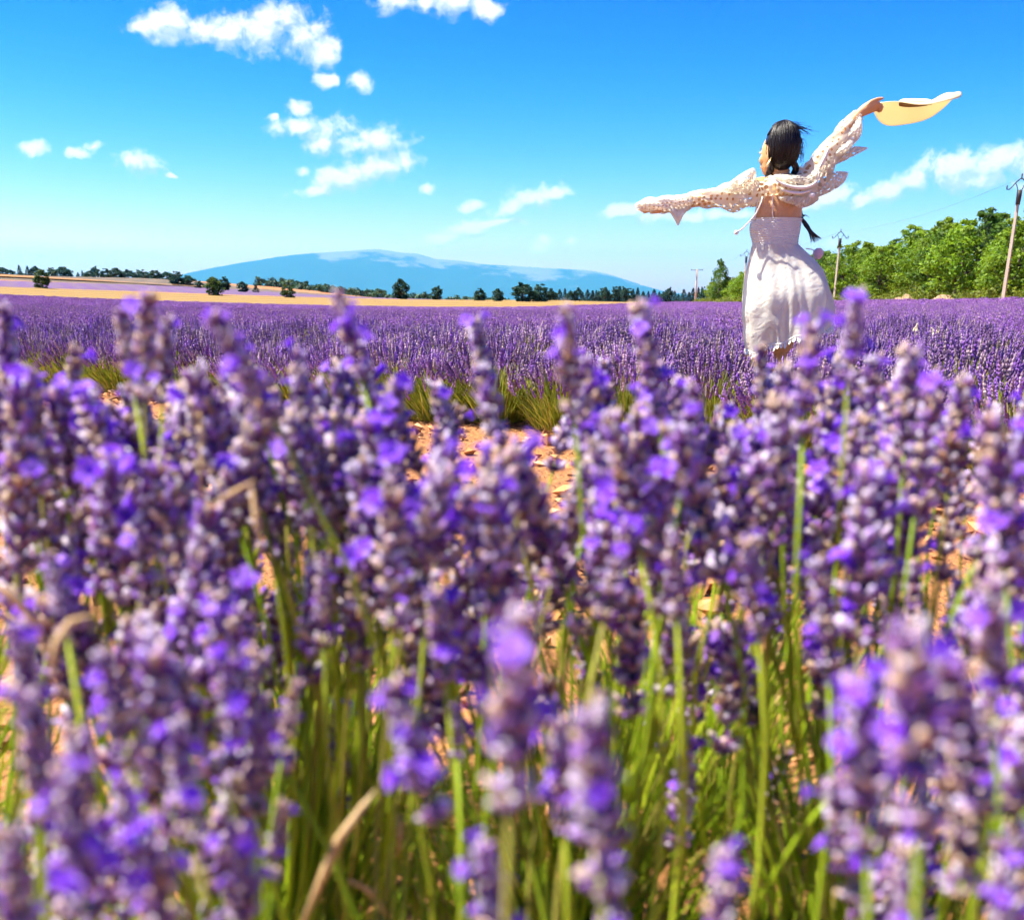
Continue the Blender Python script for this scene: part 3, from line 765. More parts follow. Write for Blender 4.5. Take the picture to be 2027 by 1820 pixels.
# the first bushes of the row across the path, one by one
NBM = []
for i in range(3):
    a, g = bush_mesh(140 + i, 210, 5, R0=.38, H=.5, pal=MAUV + PURP, leaves=760, sr=.0085)
    NBM.append((a.mesh('flower_spikes', M_fieldlav, False), g.mesh('foliage', M_fieldgreen, False)))
rng = random.Random(78)
rowx = -9.5; rb = []
while rowx < 4.2:
    rb.append((rowx, front(rowx) + .42)); rowx += 0.36 if rowx > -4 else 0.45
for i, (x, y) in enumerate(rb):
    if abs(x) > .56 * y + .6: continue
    t = empty('lavender_bush', (x + rng.uniform(-.05, .05), y + rng.uniform(-.12, .12), G(x, y))); t.rotation_euler = (0, 0, rng.random() * 6.28)
    s = rng.uniform(.86, 1.04); t.scale = (s, s, s * rng.uniform(.93, 1.04))
    m_ = NBM[i % 3]
    o1 = link('flower_spikes', m_[0], t); o1['kind'] = 'stuff'; o2 = link('foliage', m_[1], t); o2['kind'] = 'stuff'
    tag(t, 'lavender bush, %s along the front of the row across the bare path' % (ORD[i] if i < len(ORD) else 'last'), 'lavender bush', 'lavender bushes fronting the row across the path')

# pale dead sprigs standing in the field
M_cream = principled('dead_sprig', (0.72, 0.62, 0.42), 0.8, trans=0.2)
for (px, py, d, lab) in [(1832, 652, 10.5, 'cream dead sprigs sticking out of the purple field, taller clump'), (1860, 660, 10.2, 'cream dead sprigs beside the taller pale clump'), (1878, 678, 9.6, 'small cream sprig lowest of the pale sprigs')]:
    p = at(px, py, d); g = G(p.x, d); rr = random.Random(px); b = MB()
    for k in range(9 if px < 1870 else 4):
        a = rr.random() * 6.28; e = Vector((math.cos(a) * .09, math.sin(a) * .09, p.z - g + rr.uniform(-.05, .05)))
        tube(b, [(0, 0, 0), (e.x * .6, e.y * .6, e.z * .7), e], [.004, .004, .002], 4)
        for q in range(5):
            ellipsoid(b, e + Vector((rr.gauss(0, .012), rr.gauss(0, .012), -q * .014)), (.009, .009, .014), None, 6, 4)
    o = b.build('dead_sprig', M_cream); o.location = (p.x, d, g); tag(o, lab, 'dead plant', 'pale dead sprigs in the field')

# ------------------------------------------------------------------ soil clods on the path
rng = random.Random(3); V = []; F = []; C = []
for i in range(11000):
    x = rng.uniform(-6.5, 4.5); y = rng.uniform(.9, 11)
    if y > front(x) + .5 or abs(x) > .6 * y + .4: continue
    r = 0.006 + 0.034 * rng.random() ** 2.4; z = G(x, y) + r * .3 + soil_bump(x, y)
    col = put([(0.48, 0.22, 0.08), (0.58, 0.29, 0.11), (0.32, 0.13, 0.05), (0.64, 0.38, 0.18), (0.22, 0.10, 0.045)], rng, .2)
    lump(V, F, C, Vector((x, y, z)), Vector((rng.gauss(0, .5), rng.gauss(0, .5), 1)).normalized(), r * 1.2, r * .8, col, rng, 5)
b = MB(); b.add(V, F, C)
M_clod = principled('clods', vcol=True, rough=0.95)
o = b.build('soil_clods', M_clod, None, False); tag(o, 'crumbly ochre clods scattered over the bare path', None, kind='stuff')
#@@PART3
# ------------------------------------------------------------------ foreground lavender plants
SP_DARK = [(0.20, 0.06, 0.30), (0.25, 0.09, 0.35), (0.13, 0.03, 0.20), (0.28, 0.09, 0.20)]
SP_PALE = [(0.60, 0.48, 0.68), (0.76, 0.68, 0.78), (0.48, 0.30, 0.66), (0.56, 0.48, 0.68), (0.78, 0.58, 0.58), (0.40, 0.19, 0.52), (0.76, 0.56, 0.40), (0.75, 0.66, 0.78), (0.30, 0.12, 0.55), (0.22, 0.07, 0.36)]
BLOOM = [(0.33, 0.12, 0.90), (0.26, 0.06, 0.82), (0.46, 0.22, 0.92), (0.22, 0.04, 0.75)]
def spike_mesh(seed, whorls=7, dry=0.2):
    """one flower head, 1 unit = 1 m, growing up from z = 0"""
    rng = random.Random(seed); b = MB(); z = 0.0; Ltot = 0.0
    tube(b, [(0, 0, 0), (0, 0, .03), (0, 0, .066)], [.0016, .0014, .001], 5, col=(0.14, 0.10, 0.16))
    for w in range(whorls):
        t = w / (whorls - 1); zc = 0.004 + 0.066 * t + (0.012 * (t - 1) if w == 0 else 0)
        n = 13 if w < whorls - 2 else 9
        for k in range(n):
            a = 2 * math.pi * k / n + rng.uniform(-.2, .2) + w * .5
            tilt = rng.uniform(.55, 1.0) * (1 - .55 * t)
            dr = Vector((math.cos(a) * math.sin(tilt), math.sin(a) * math.sin(tilt), math.cos(tilt)))
            ln = rng.uniform(.009, .0155); r = rng.uniform(.0014, .0021)
            p = Vector((math.cos(a) * .0014, math.sin(a) * .0014, zc + rng.uniform(-.003, .003)))
            c0 = put(SP_DARK, rng); c1 = put(SP_PALE, rng) if rng.random() > .25 else put(SP_DARK, rng)
            if rng.random() < dry: c1 = put([(0.50, 0.36, 0.24), (0.58, 0.46, 0.36), (0.42, 0.24, 0.12)], rng)
            tube(b, [p, p + dr * ln * .35, p + dr * ln * .75, p + dr * ln], [r * .5, r, r * 1.05, r * .75], 6,
                 col=[c0, c0, c1, tuple(min(1, c * 1.2) for c in c1)])
        for k in range(4):                                  # bracts
            a = 2 * math.pi * k / 4 + rng.random(); p = Vector((0, 0, zc - .002)); s = Vector((-math.sin(a), math.cos(a), 0))
            o = Vector((math.cos(a), math.sin(a), .5)); cc = put([(0.30, 0.19, 0.10), (0.20, 0.12, 0.12)], rng)
            b.add([p, p + o * .004 + s * .002, p + o * .007, p + o * .004 - s * .002], [(0, 1, 2, 3)], cc)
    return b.mesh('flower_spike', M_spike)
def blossom_mesh(seed):
    rng = random.Random(seed); b = MB()
    tube(b, [(0, 0, 0), (0, 0, .004), (0, 0, .007)], [.0010, .0013, .0019], 6, col=put(BLOOM, rng))
    for k in range(5):
        a = 2 * math.pi * k / 5 + rng.uniform(-.15, .15); o = Vector((math.cos(a), math.sin(a), 0)); s = Vector((-math.sin(a), math.cos(a), 0))
        c = put(BLOOM, rng, .15); q = Vector((0, 0, .0065)); sz = rng.uniform(.0040, .0056)
        b.add([q + o * .001, q + o * sz * .5 + s * sz * .42 + Vector((0, 0, .0014)), q + o * sz + s * sz * .2 + Vector((0, 0, .0012)), q + o * sz - s * sz * .2 + Vector((0, 0, .0012)), q + o * sz * .5 - s * sz * .42 + Vector((0, 0, .0014))],
              [(0, 1, 2, 3, 4)], [tuple(x * .7 for x in c), c, c, c, c])
    return b.mesh('blossom', M_petal)
SPK = [spike_mesh(200 + i, whorls=7 + i % 3, dry=[.15, .3, .2, .45, .1, .25, .2, .35][i]) for i in range(8)]
BLS = [blossom_mesh(220 + i) for i in range(4)]
PLANTS = {  # ground position and label of each foreground plant
 'a': ((-0.33, 0.34), 'lavender plant filling the lower left corner close to the lens'),
 'b': ((0.34, 0.33), 'lavender plant filling the lower right corner close to the lens'),
 'c': ((-0.02, 0.42), 'lavender plant with few tall spikes at the bottom centre'),
 'd': ((-0.52, 0.72), 'lavender plant with brown-tipped spikes at the left edge of the near row'),
 'e': ((-0.24, 0.86), 'lavender plant left of centre in the near row with blue-violet blooms'),
 'f': ((0.05, 0.92), 'lavender plant at the centre of the near row with bare green stems below'),
 'g': ((0.33, 0.84), 'lavender plant right of centre in the near row below the white dress'),
 'h': ((0.60, 0.72), 'lavender plant at the right edge of the near row'),
 'i': ((-0.80, 1.15), 'lavender plant behind the near row at the left'),
 'j': ((-0.28, 1.35), 'lavender plant behind the near row left of the centre'),
 'k': ((0.24, 1.32), 'lavender plant behind the near row right of the centre'),
 'l': ((0.72, 1.15), 'lavender plant behind the near row at the right')}
rngF = random.Random(404)
PROOT = {}
for k, ((x, y), lab) in PLANTS.items():
    t = empty('lavender_plant', (x, y, G(x, y))); tag(t, lab, 'lavender plant', 'foreground lavender plants'); PROOT[k] = t
nstem = 0
def flower_stem(key, head, ax, scale, var, nbl, rng, base=None):
    """head: world point of the lower end of the flower head; ax: its axis"""
    t = PROOT[key]; o = Vector(t.location)
    if base is None:
        base = Vector((rng.uniform(-.07, .07), rng.uniform(-.07, .07), .04))
    h = Vector(head) - o
    ctrl = h - ax * (h.length * .45)
    pts = []
    for i in range(7):
        s = i / 6; pts.append(base * (1 - s) ** 2 + ctrl * (2 * s * (1 - s)) + h * (s * s))
    g = put([(0.38, 0.52, 0.025), (0.30, 0.44, 0.02), (0.46, 0.54, 0.04), (0.40, 0.38, 0.07)], rng, .2)
    b = MB(); tube(b, pts, [.0017] * 6 + [.0012], 5, col=g)
    st = b.build('flower_stem', M_stem, t)
    q = ax.to_track_quat('Z', 'Y'); q = q @ Matrix.Rotation(rng.random() * 6.28, 3, 'Z').to_quaternion()
    sp = link('flower_spike', SPK[var], st); sp.location = h; sp.rotation_mode = 'QUATERNION'; sp.rotation_quaternion = q; sp.scale = (scale * 1.12, scale * 1.12, scale)
    for k in range(nbl):
        tt = rng.choice([.15, .3, .45, .6, .75, .9, 1.0]) * .07 * scale; a = rng.random() * 6.28; tl = rng.uniform(.5, 1.2)
        dl = Vector((math.cos(a) * math.sin(tl), math.sin(a) * math.sin(tl), math.cos(tl)))
        bl = link('blossom', BLS[rng.randrange(4)], st); bl.location = h + q @ (Vector((0, 0, tt)) + dl * .0085 * scale)
        bl.rotation_mode = 'QUATERNION'; bl.rotation_quaternion = (q @ dl).to_track_quat('Z', 'Y'); s2 = scale * rng.uniform(1.15, 1.8); bl.scale = (s2, s2, s2)
    return st
def nearest(p, keys=None):
    best_, bk = 9, None
    for k, ((x, y), _) in PLANTS.items():
        dd = math.hypot(p.x - x, p.y - y - .0)
        if dd < best_: best_, bk = dd, k
    return bk
def head_from_px(tx, ty, bx, by, d, rng, nbl, var=None, scale=None):
    """tip and foot of a flower head as seen, at distance d"""
    tip = at(tx, ty, d + rng.uniform(-.01, .01)); foot = at(bx, by, d)
    ax = tip - foot; ln = ax.length; ax.normalize()
    sc = scale or ln / .075
    flower_stem(nearest(foot), foot, ax, sc, rng.randrange(8) if var is None else var, nbl, rng)
KEY = [ # tip x,y  foot x,y  distance, blossoms
 (292, 598, 285, 770, .50, 4, 3), (240, 625, 262, 760, .56, 1, 3), (330, 640, 322, 780, .58, 2, 1), (8, 618, 20, 770, .62, 1, 5),
 (428, 640, 530, 810, .42, 10, 4), (470, 700, 520, 850, .55, 4, 2), (668, 588, 712, 730, .52, 7, 0), (712, 690, 745, 830, .6, 3, 6), (592, 705, 600, 850, .55, 5, 4),
 (940, 642, 972, 790, .68, 2, 2), (1118, 622, 1135, 800, .50, 2, 1), (1160, 720, 1150, 880, .55, 4, 0), (1268, 618, 1300, 800, .55, 3, 2), (1296, 740, 1310, 920, .6, 4, 4),
 (1695, 588, 1680, 740, .50, 6, 4), (1605, 655, 1590, 840, .48, 4, 0), (1800, 705, 1790, 900, .55, 1, 2), (1505, 698, 1515, 830, .66, 1, 3), (1730, 720, 1700, 900, .6, 2, 6),
 (1960, 838, 1985, 1090, .40, 4, 0), (1905, 830, 1885, 930, .80, 2, 5), (2010, 1020, 1960, 1260, .42, 3, 1),
 (60, 742, 70, 900, .56, 2, 1), (150, 700, 140, 830, .66, 1, 3), (120, 770, 165, 920, .6, 2, 6), (25, 880, 30, 1040, .55, 3, 2), (100, 1108, 130, 1240, .5, 6, 4),
 (865, 770, 900, 920, .66, 2, 5), (785, 800, 800, 960, .62, 2, 2), (335, 890, 360, 1060, .55, 5, 0), (210, 860, 195, 1020, .58, 4, 1), (545, 870, 560, 1020, .62, 2, 6),
 (780, 1372, 858, 1600, .40, 9, 4), (900, 1400, 905, 1490, .55, 4, 4), (1168, 1422, 1190, 1730, .32, 3, 6), (1105, 1440, 1118, 1620, .44, 6, 2), (1025, 1232, 1010, 1560, .30, 5, 0), (960, 1690, 985, 1900, .34, 9, 4),
 (1430, 1695, 1420, 1900, .34, 5, 0), (1205, 1720, 1215, 1900, .36, 6, 4), (1700, 1372, 1720, 1640, .33, 11, 4), (1800, 1262, 1820, 1600, .30, 8, 0), (1880, 1330, 1930, 1580, .36, 3, 6), (1960, 1170, 1970, 1420, .40, 1, 1),
 (1790, 1690, 1800, 1900, .34, 6, 2), (1985, 1680, 2000, 1900, .34, 8, 4), (1900, 1520, 1905, 1740, .38, 1, 3), (2020, 1440, 2010, 1640, .42, 2, 5), (1650, 1560, 1690, 1760, .42, 3, 1), 
 (60, 1385, 80, 1600, .38, 1, 1), (130, 1545, 170, 1790, .32, 8, 4), (205, 1300, 250, 1480, .42, 3, 6), (290, 1230, 310, 1400, .46, 3, 0), (430, 1190, 440, 1360, .5, 5, 2), (455, 1320, 460, 1500, .44, 7, 4), (350, 1440, 380, 1640, .38, 5, 6),
 (300, 1680, 320, 1900, .34, 6, 0), (40, 1250, 60, 1420, .46, 4, 4), (520, 1420, 505, 1590, .44, 2, 1), (240, 1560, 260, 1760, .36, 5, 4), (470, 1650, 480, 1850, .38, 8, 4), (20, 1660, 40, 1880, .34, 4, 2), (560, 1600, 540, 1720, .46, 3, 3), (585, 1360, 560, 1480, .52, 2, 3),
 (640, 1120, 640, 1260, .6, 3, 1), (760, 1010, 800, 1200, .52, 4, 6), (860, 1180, 880, 1330, .55, 3, 2), (1240, 1050, 1200, 1210, .56, 5, 6), (1380, 880, 1350, 1030, .58, 3, 2), (1330, 1060, 1340, 1200, .58, 4, 0), (1480, 1080, 1500, 1230, .6, 5, 2), (1560, 960, 1540, 1120, .6, 3, 1), (1620, 1120, 1640, 1300, .55, 3, 6)]
rng = random.Random(505)
for (tx, ty, bx, by, d, nb, var) in KEY:
    if ty < 1050: d *= 1.35
    head_from_px(tx, ty, bx, by, d, rng, nb, var)
def scatter_heads(n, x0, x1, y0, y1, d0, d1, rng):
    k = 0
    while k < n:
        tx = rng.uniform(x0, x1); ty = rng.uniform(y0, y1); d = rng.uniform(d0, d1)
        tip = at(tx, ty, d)
        if tip.z > .66 or tip.z < .22: continue
        if 760 < tx < 900 and ty < 860 or 1375 < tx < 1450 and ty < 840 or 1180 < tx < 1250 and ty < 770 and tx < 0 or 1815 < tx < 1950 and ty < 1080 or 1815 < tx and ty < 880: 
            if rng.random() < .66: continue
        ax = Vector((rng.gauss(0, .23), rng.gauss(0, .16), 1)).normalized(); sc = rng.uniform(.68, 1.2)
        foot = tip - ax * .072 * sc
        flower_stem(nearest(foot), foot, ax, sc, rng.randrange(8), rng.choice([0, 1, 1, 2, 3, 5, 7]), rng); k += 1
scatter_heads(125, -40, 2070, 720, 1010, .60, 1.15, rng)
scatter_heads(150, -40, 2070, 930, 1270, .58, 1.3, rng)
scatter_heads(42, -40, 760, 730, 900, .7, 1.1, rng)
scatter_heads(46, -40, 800, 770, 940, .75, 1.25, rng)
scatter_heads(14, 900, 2060, 760, 900, .7, 1.1, rng)
scatter_heads(16, -60, 520, 1250, 1700, .40, .75, rng)
scatter_heads(10, 1640, 2090, 1230, 1700, .42, .75, rng)
scatter_heads(9, 560, 1600, 1250, 1500, .7, 1.0, rng)
# leaves and unflowered stems of each plant
for k, ((x, y), lab) in PLANTS.items():
    rng = random.Random(hash(k) if False else ord(k)); b = MB(); V = []; F = []; C = []
    n = 330 if k in 'defghijkl' else 70
    for i in range(n):
        a = rng.random() * 6.28; q = math.sqrt(rng.random())
        p0 = Vector((.13 * q * math.cos(a), .13 * q * math.sin(a), 0.0))
        hgt = rng.uniform(.20, .42) if k in 'defghijkl' else rng.uniform(.1, .24)
        e = Vector((p0.x * 2.1 + rng.gauss(0, .02), p0.y * 2.1 + rng.gauss(0, .02), hgt)); mpt = p0.lerp(e, .5) + Vector((-p0.x * .3, -p0.y * .3, .02))
        c = put([(0.42, 0.58, 0.02), (0.30, 0.47, 0.015), (0.50, 0.58, 0.03), (0.12, 0.18, 0.02), (0.38, 0.33, 0.07)], rng, .2)
        wd = rng.uniform(.0012, .0027); an = rng.random() * 3.14; s = Vector((math.cos(an), math.sin(an), 0)) * wd; s2 = Vector((-math.sin(an), math.cos(an), 0)) * wd * .35
        o = len(V); V += [p0 - s, p0 + s2, p0 + s, mpt - s, mpt + s2, mpt + s, e]
        F += [(o, o + 1, o + 4, o + 3), (o + 1, o + 2, o + 5, o + 4), (o + 3, o + 4, o + 6), (o + 4, o + 5, o + 6)]; C += [c] * 7
    b.add(V, F, C); ob = b.build('leaves', M_stem, PROOT[k]); ob['kind'] = 'stuff'
# dry grass blades
def blade(pts, wid, lab, col=None):
    b = MB(); V = []; F = []
    pts = [Vector(p) for p in pts]
    for i, p in enumerate(pts):
        dd = (pts[min(i + 1, len(pts) - 1)] - pts[max(0, i - 1)]).normalized(); s = dd.cross(Vector((0.1, 1, 0.15))).normalized()
        w_ = wid * .58 * math.sin(math.pi * (0.12 + 0.83 * i / (len(pts) - 1)))
        V += [p - s * w_, p + Vector((0, -w_ * .12, 0)), p + s * w_, p + Vector((0, w_ * .2, 0))]
    n = len(pts)
    for i in range(n - 1):
        for k in range(4):
            a, c = i * 4 + k, i * 4 + (k + 1) % 4; F.append((a, c, c + 4, a + 4))
    F += [(3, 2, 1, 0), tuple(range((n - 1) * 4, n * 4))]
    b.add(V, F); o = b.build('dry_grass_blade', M_straw); tag(o, lab, 'grass blade', 'dry grass blades among the lavender')
def pxcurve(lst): return [at(px, py, d) for (px, py, d) in lst]
blade(pxcurve([(590, 1850, .52), (640, 1730, .52), (672, 1660, .52), (715, 1600, .53), (745, 1560, .54)]), .0052, 'broad straw-coloured blade slanting up at the lower centre left')
blade(pxcurve([(-30, 1140, .5), (30, 1185, .5), (75, 1240, .5), (95, 1300, .5)]), .0065, 'brown curved blade cutting the left edge')
blade(pxcurve([(100, 1330, .46), (112, 1270, .46), (140, 1230, .47), (190, 1215, .48)]), .004, 'pale folded blade beside the brown curved one')
blade(pxcurve([(505, 950, .62), (460, 975, .62), (408, 1005, .63)]), .003, 'thin bent straw pointing to the lower left')
blade(pxcurve([(497, 960, .62), (508, 1030, .62), (520, 1110, .62)]), .0042, 'short amber blade hanging upright between spikes')
blade(pxcurve([(690, 1740, .6), (735, 1765, .6), (768, 1815, .6)]), .0055, 'amber dry blade bending down at the bottom')
blade(pxcurve([(790, 1610, .66), (792, 1650, .66), (786, 1700, .66)]), .004, 'little pale blade upright among green stems')
blade(pxcurve([(395, 800, .7), (400, 900, .7), (392, 1010, .7)]), .0025, 'tan straw standing upright among left spikes')
blade(pxcurve([(10, 1215, .75), (40, 1230, .75), (70, 1265, .75)]), .004, 'white dry leaf lying behind the left spikes')
#@@PART4
# ------------------------------------------------------------------ the woman
WD = 6.2
def q(zx, zy, dy=0.0):
    return at(1248.1 + zx * .331, 161.0 + zy * .331, WD + dy)
woman_g = Vector((1.50, WD, G(1.5, WD)))
person = empty('person', woman_g)
tag(person, 'woman in a white lace dress seen from behind, arms spread, waving a straw hat', 'person')
def wl_(p): return Vector(p) - woman_g
def lace(name, base, scale, hole, alpha=0.0, trans=0.4, bumpy=0.4, hole_mix=None, rand=.35, crumple=False):
    """openwork fabric: cell pattern with holes, translucent"""
    m_ = bpy.data.materials.new(name); m_.use_nodes = True; nt = m_.node_tree; bs = nt.nodes['Principled BSDF']; out = nt.nodes['Material Output']
    bs.inputs['Roughness'].default_value = .85; bs.inputs['Specular IOR Level'].default_value = .15; bs.inputs['Sheen Weight'].default_value = .2
    uvn = N(nt, 'ShaderNodeUVMap')
    vo = N(nt, 'ShaderNodeTexVoronoi', voronoi_dimensions='2D', feature='F1'); setin(vo, Scale=scale, Randomness=rand); L(nt, uvn.outputs[0], vo.inputs['Vector'])
    no = N(nt, 'ShaderNodeTexNoise'); setin(no, Scale=14.0, Detail=4.0); L(nt, uvn.outputs[0], no.inputs['Vector'])
    mi = N(nt, 'ShaderNodeMix', data_type='RGBA'); mi.inputs[6].default_value = (*base, 1); mi.inputs[7].default_value = (base[0] * .93, base[1] * .84, base[2] * .70, 1)
    L(nt, no.outputs['Fac'], mi.inputs[0]); L(nt, mi.outputs[2], bs.inputs['Base Color'])
    bp = N(nt, 'ShaderNodeBump'); setin(bp, Strength=bumpy, Distance=.006); 
    hgt_ = vo.outputs['Distance']
    if crumple:
        cn = N(nt, 'ShaderNodeTexNoise'); setin(cn, Scale=17.0, Detail=6.0, Roughness=.6, Distortion=1.6); L(nt, uvn.outputs[0], cn.inputs['Vector'])
        hgt_ = math_n(nt, 'ADD', math_n(nt, 'MULTIPLY', hgt_, .35), math_n(nt, 'MULTIPLY', cn.outputs['Fac'], 3.4))
    L(nt, hgt_, bp.inputs['Height']); L(nt, bp.outputs[0], bs.inputs['Normal'])
    tr = N(nt, 'ShaderNodeBsdfTranslucent'); L(nt, mi.outputs[2], tr.inputs['Color'])
    ms = N(nt, 'ShaderNodeMixShader'); ms.inputs[0].default_value = trans; L(nt, bs.outputs[0], ms.inputs[1]); L(nt, tr.outputs[0], ms.inputs[2])
    tp = N(nt, 'ShaderNodeBsdfTransparent')
    big = N(nt, 'ShaderNodeTexNoise'); setin(big, Scale=5.0, Detail=1.0); L(nt, uvn.outputs[0], big.inputs['Vector'])
    thr = math_n(nt, 'MULTIPLY', big.outputs['Fac'], hole * 2.0) if hole_mix else hole
    h_ = math_n(nt, 'LESS_THAN', vo.outputs['Distance'], thr)
    fac = math_n(nt, 'MAXIMUM', h_, alpha)
    m2 = N(nt, 'ShaderNodeMixShader'); L(nt, fac, m2.inputs[0]); L(nt, ms.outputs[0], m2.inputs[1]); L(nt, tp.outputs[0], m2.inputs[2]); L(nt, m2.outputs[0], out.inputs['Surface'])
    return m_
M_shrug = lace('crochet_lace', (0.93, 0.905, 0.79), 33.0, 0.29, 0.0, .5, .5, True, .6)
M_cuff = lace('open_crochet', (0.92, 0.92, 0.86), 44.0, 0.22, 0.0, .42, .5)
M_dress = lace('sheer_lace', (0.92, 0.925, 0.89), 42.0, 0.0, 0.10, .45, .5, rand=1.0, crumple=True)
M_bodice = principled('smocked_cotton', (0.86, 0.86, 0.78), .85, noise=(60.0, .5, (.76, .75, .68)), bump=(90.0, .5, .004), trans=.25)
M_skin = principled('skin', (0.62, 0.34, 0.15), .5, noise=(9.0, .4, (.54, .28, .11)), spec=.4)
M_skin.node_tree.nodes['Principled BSDF'].inputs['Subsurface Weight'].default_value = .12
M_skin.node_tree.nodes['Principled BSDF'].inputs['Subsurface Radius'].default_value = (.02, .008, .004)
M_hair = principled('black_hair', (0.012, 0.009, 0.009), .45, spec=.4)
M_gold = principled('gold', (0.85, 0.66, 0.30), .3); M_gold.node_tree.nodes['Principled BSDF'].inputs['Metallic'].default_value = .8
M_cord = principled('cream_cord', (0.86, 0.80, 0.68), .8)
M_pink = principled('pink_pompom', (0.80, 0.52, 0.50), .9, sheen=.4)

# body: one continuous surface
b = MB()
def loft_rings(mb, rings, n=24, yaw=0.0, cap=True):
    """rings: (zoomy, xl, xr, depth half, dy)"""
    V = []; F = []
    for (zy, xl, xr, dp, dy) in rings:
        c = q((xl + xr) / 2, zy, dy); rx = (q(xr, zy, dy) - q(xl, zy, dy)).length / 2
        for k in range(n):
            a = 2 * math.pi * k / n; V.append(wl_(c + Vector((rx * math.cos(a), dp * math.sin(a), 0))))
    m_ = len(rings)
    for i in range(m_ - 1):
        for k in range(n):
            F.append((i * n + k, (i + 1) * n + k, (i + 1) * n + (k + 1) % n, i * n + (k + 1) % n))
    if cap: F += [tuple(range(n)), tuple(range((m_ - 1) * n + n - 1, (m_ - 1) * n - 1, -1))]
    mb.add(V, F)
loft_rings(b, [(570, 850, 955, .05, .0), (592, 800, 1010, .065, .0), (625, 772, 1040, .082, .0), (680, 757, 1036, .095, 0), (760, 748, 1026, .10, 0), (825, 738, 1016, .098, 0), (880, 733, 1006, .095, 0), (940, 740, 996, .088, 0),
               (985, 745, 994, .09, 0), (1050, 728, 1008, .105, 0), (1130, 716, 1022, .115, 0), (1210, 716, 1022, .11, 0), (1280, 730, 1010, .09, 0)])
def chain(mb, pts, n=14):
    P = [wl_(p) for p, r in pts]; Rr = [r for p, r in pts]
    tube(mb, P, Rr, n)
    ellipsoid(mb, P[0], (Rr[0],) * 3, None, 12, 8); ellipsoid(mb, P[-1], (Rr[-1],) * 3, None, 12, 8)
chain(b, [(q(895, 610, .01), .056), (q(897, 560, .012), .050), (q(892, 500, .015), .050)])          # neck
FD = Vector((-.62, .78, 0)).normalized(); FS = Vector((FD.y, -FD.x, 0))                               # facing, its side
HC = q(876, 424, .02)
hr = Matrix(((FS.x, FD.x, 0), (FS.y, FD.y, 0), (0, 0, 1)))
ellipsoid(b, wl_(HC), (.072, .092, .105), hr, 20, 14)
ellipsoid(b, wl_(HC + FD * .030 + Vector((0, 0, -.055))), (.056, .062, .062), hr, 16, 10)            # jaw
ellipsoid(b, wl_(HC + FD * .062 + Vector((0, 0, -.095))), (.020, .020, .016), hr, 10, 8)             # chin
ellipsoid(b, wl_(HC + FD * .098 + Vector((0, 0, -.03))), (.010, .016, .020), hr, 10, 8)              # nose
for s in (-1, 1):
    ellipsoid(b, wl_(HC + FD * .06 + FS * (s * .034) + Vector((0, 0, -.035))), (.026, .026, .026), hr, 10, 8)   # cheek
    ellipsoid(b, wl_(HC - FD * .004 + FS * (s * .073) + Vector((0, 0, -.022))), (.009, .018, .031), hr, 10, 8)  # ear
    ellipsoid(b, wl_(HC + FD * .086 + FS * (s * .012) + Vector((0, 0, -.068))), (.016, .008, .006), hr, 8, 6)   # lips
# arms
chain(b, [(q(785, 632), .052), (q(715, 640, .01), .047), (q(620, 668, .03), .041), (q(505, 695, .05), .035), (q(400, 712, .05), .034), (q(310, 726, .04), .029), (q(245, 738, .04), .023)])
chain(b, [(q(1010, 620), .055), (q(1065, 575, -.005), .049), (q(1120, 510, -.015), .043), (q(1196, 415, -.03), .036), (q(1270, 318, -.03), .035), (q(1330, 240, -.03), .029), (q(1372, 190, -.03), .023)])
# right hand closing on the brim
chain(b, [(q(1374, 188, -.03), .024), (q(1405, 168, -.03), .030), (q(1440, 152, -.03), .031), (q(1455, 150, -.03), .027)])
for k, (dyk, l) in enumerate([(-.052, .9), (-.034, 1.0), (-.016, .97), (.002, .8)]):
    chain(b, [(q(1448, 140 + k * 9, dyk), .0105), (q(1448 + 36 * l, 132 + k * 13, dyk), .0098), (q(1448 + 60 * l, 146 + k * 9, dyk), .0088), (q(1448 + 52 * l, 168 + k * 4, dyk), .0078)], 8)
chain(b, [(q(1410, 150, -.045), .013), (q(1440, 122, -.05), .0115), (q(1478, 106, -.05), .0098), (q(1506, 102, -.05), .0085)], 8)
# left hand inside the crochet cuff
chain(b, [(q(246, 738, .04), .024), (q(210, 742, .04), .030), (q(165, 748, .04), .030), (q(150, 750, .04), .026)])
for k, (yy, l) in enumerate([(728, .9), (742, 1.0), (756, .96), (769, .8)]):
    chain(b, [(q(158, yy, .03 + .008 * k), .0100), (q(158 - 42 * l, yy + 4, .03 + .008 * k), .0092), (q(158 - 72 * l, yy + 9, .035 + .008 * k), .0084), (q(158 - 96 * l, yy + 15, .04 + .008 * k), .0074)], 8)
chain(b, [(q(215, 752, .02), .0125), (q(180, 770, .015), .011), (q(148, 782, .015), .0095), (q(122, 786, .018), .008)], 8)
# legs and feet
gz = woman_g.z
for s, xc in ((-1, 795), (1, 945)):
    hip = q(xc, 1240, 0); kn = Vector((hip.x + s * .01, hip.y + (-.02 if s < 0 else .05), gz + .44)); an = Vector((kn.x, kn.y - .03 + (.0 if s < 0 else -.02), gz + .085))
    chain(b, [(hip, .083), (hip.lerp(kn, .5), .072), (kn, .053), (kn.lerp(an, .35) + Vector((0, -.012, 0)), .052), (an, .034)], 16)
    chain(b, [(an + Vector((0, -.03, -.05)), .033), (an + Vector((-.01, .06, -.056)), .029), (an + Vector((-.02, .14, -.062)), .022)], 10)
me = b.mesh('body_union', M_skin)
tmp = bpy.data.objects.new('body_union', me); COL.objects.link(tmp)
rm = tmp.modifiers.new('r', 'REMESH'); rm.mode = 'VOXEL'; rm.voxel_size = .0048
sm = tmp.modifiers.new('s', 'SMOOTH'); sm.iterations = 4; sm.factor = .5
dg = bpy.context.evaluated_depsgraph_get()
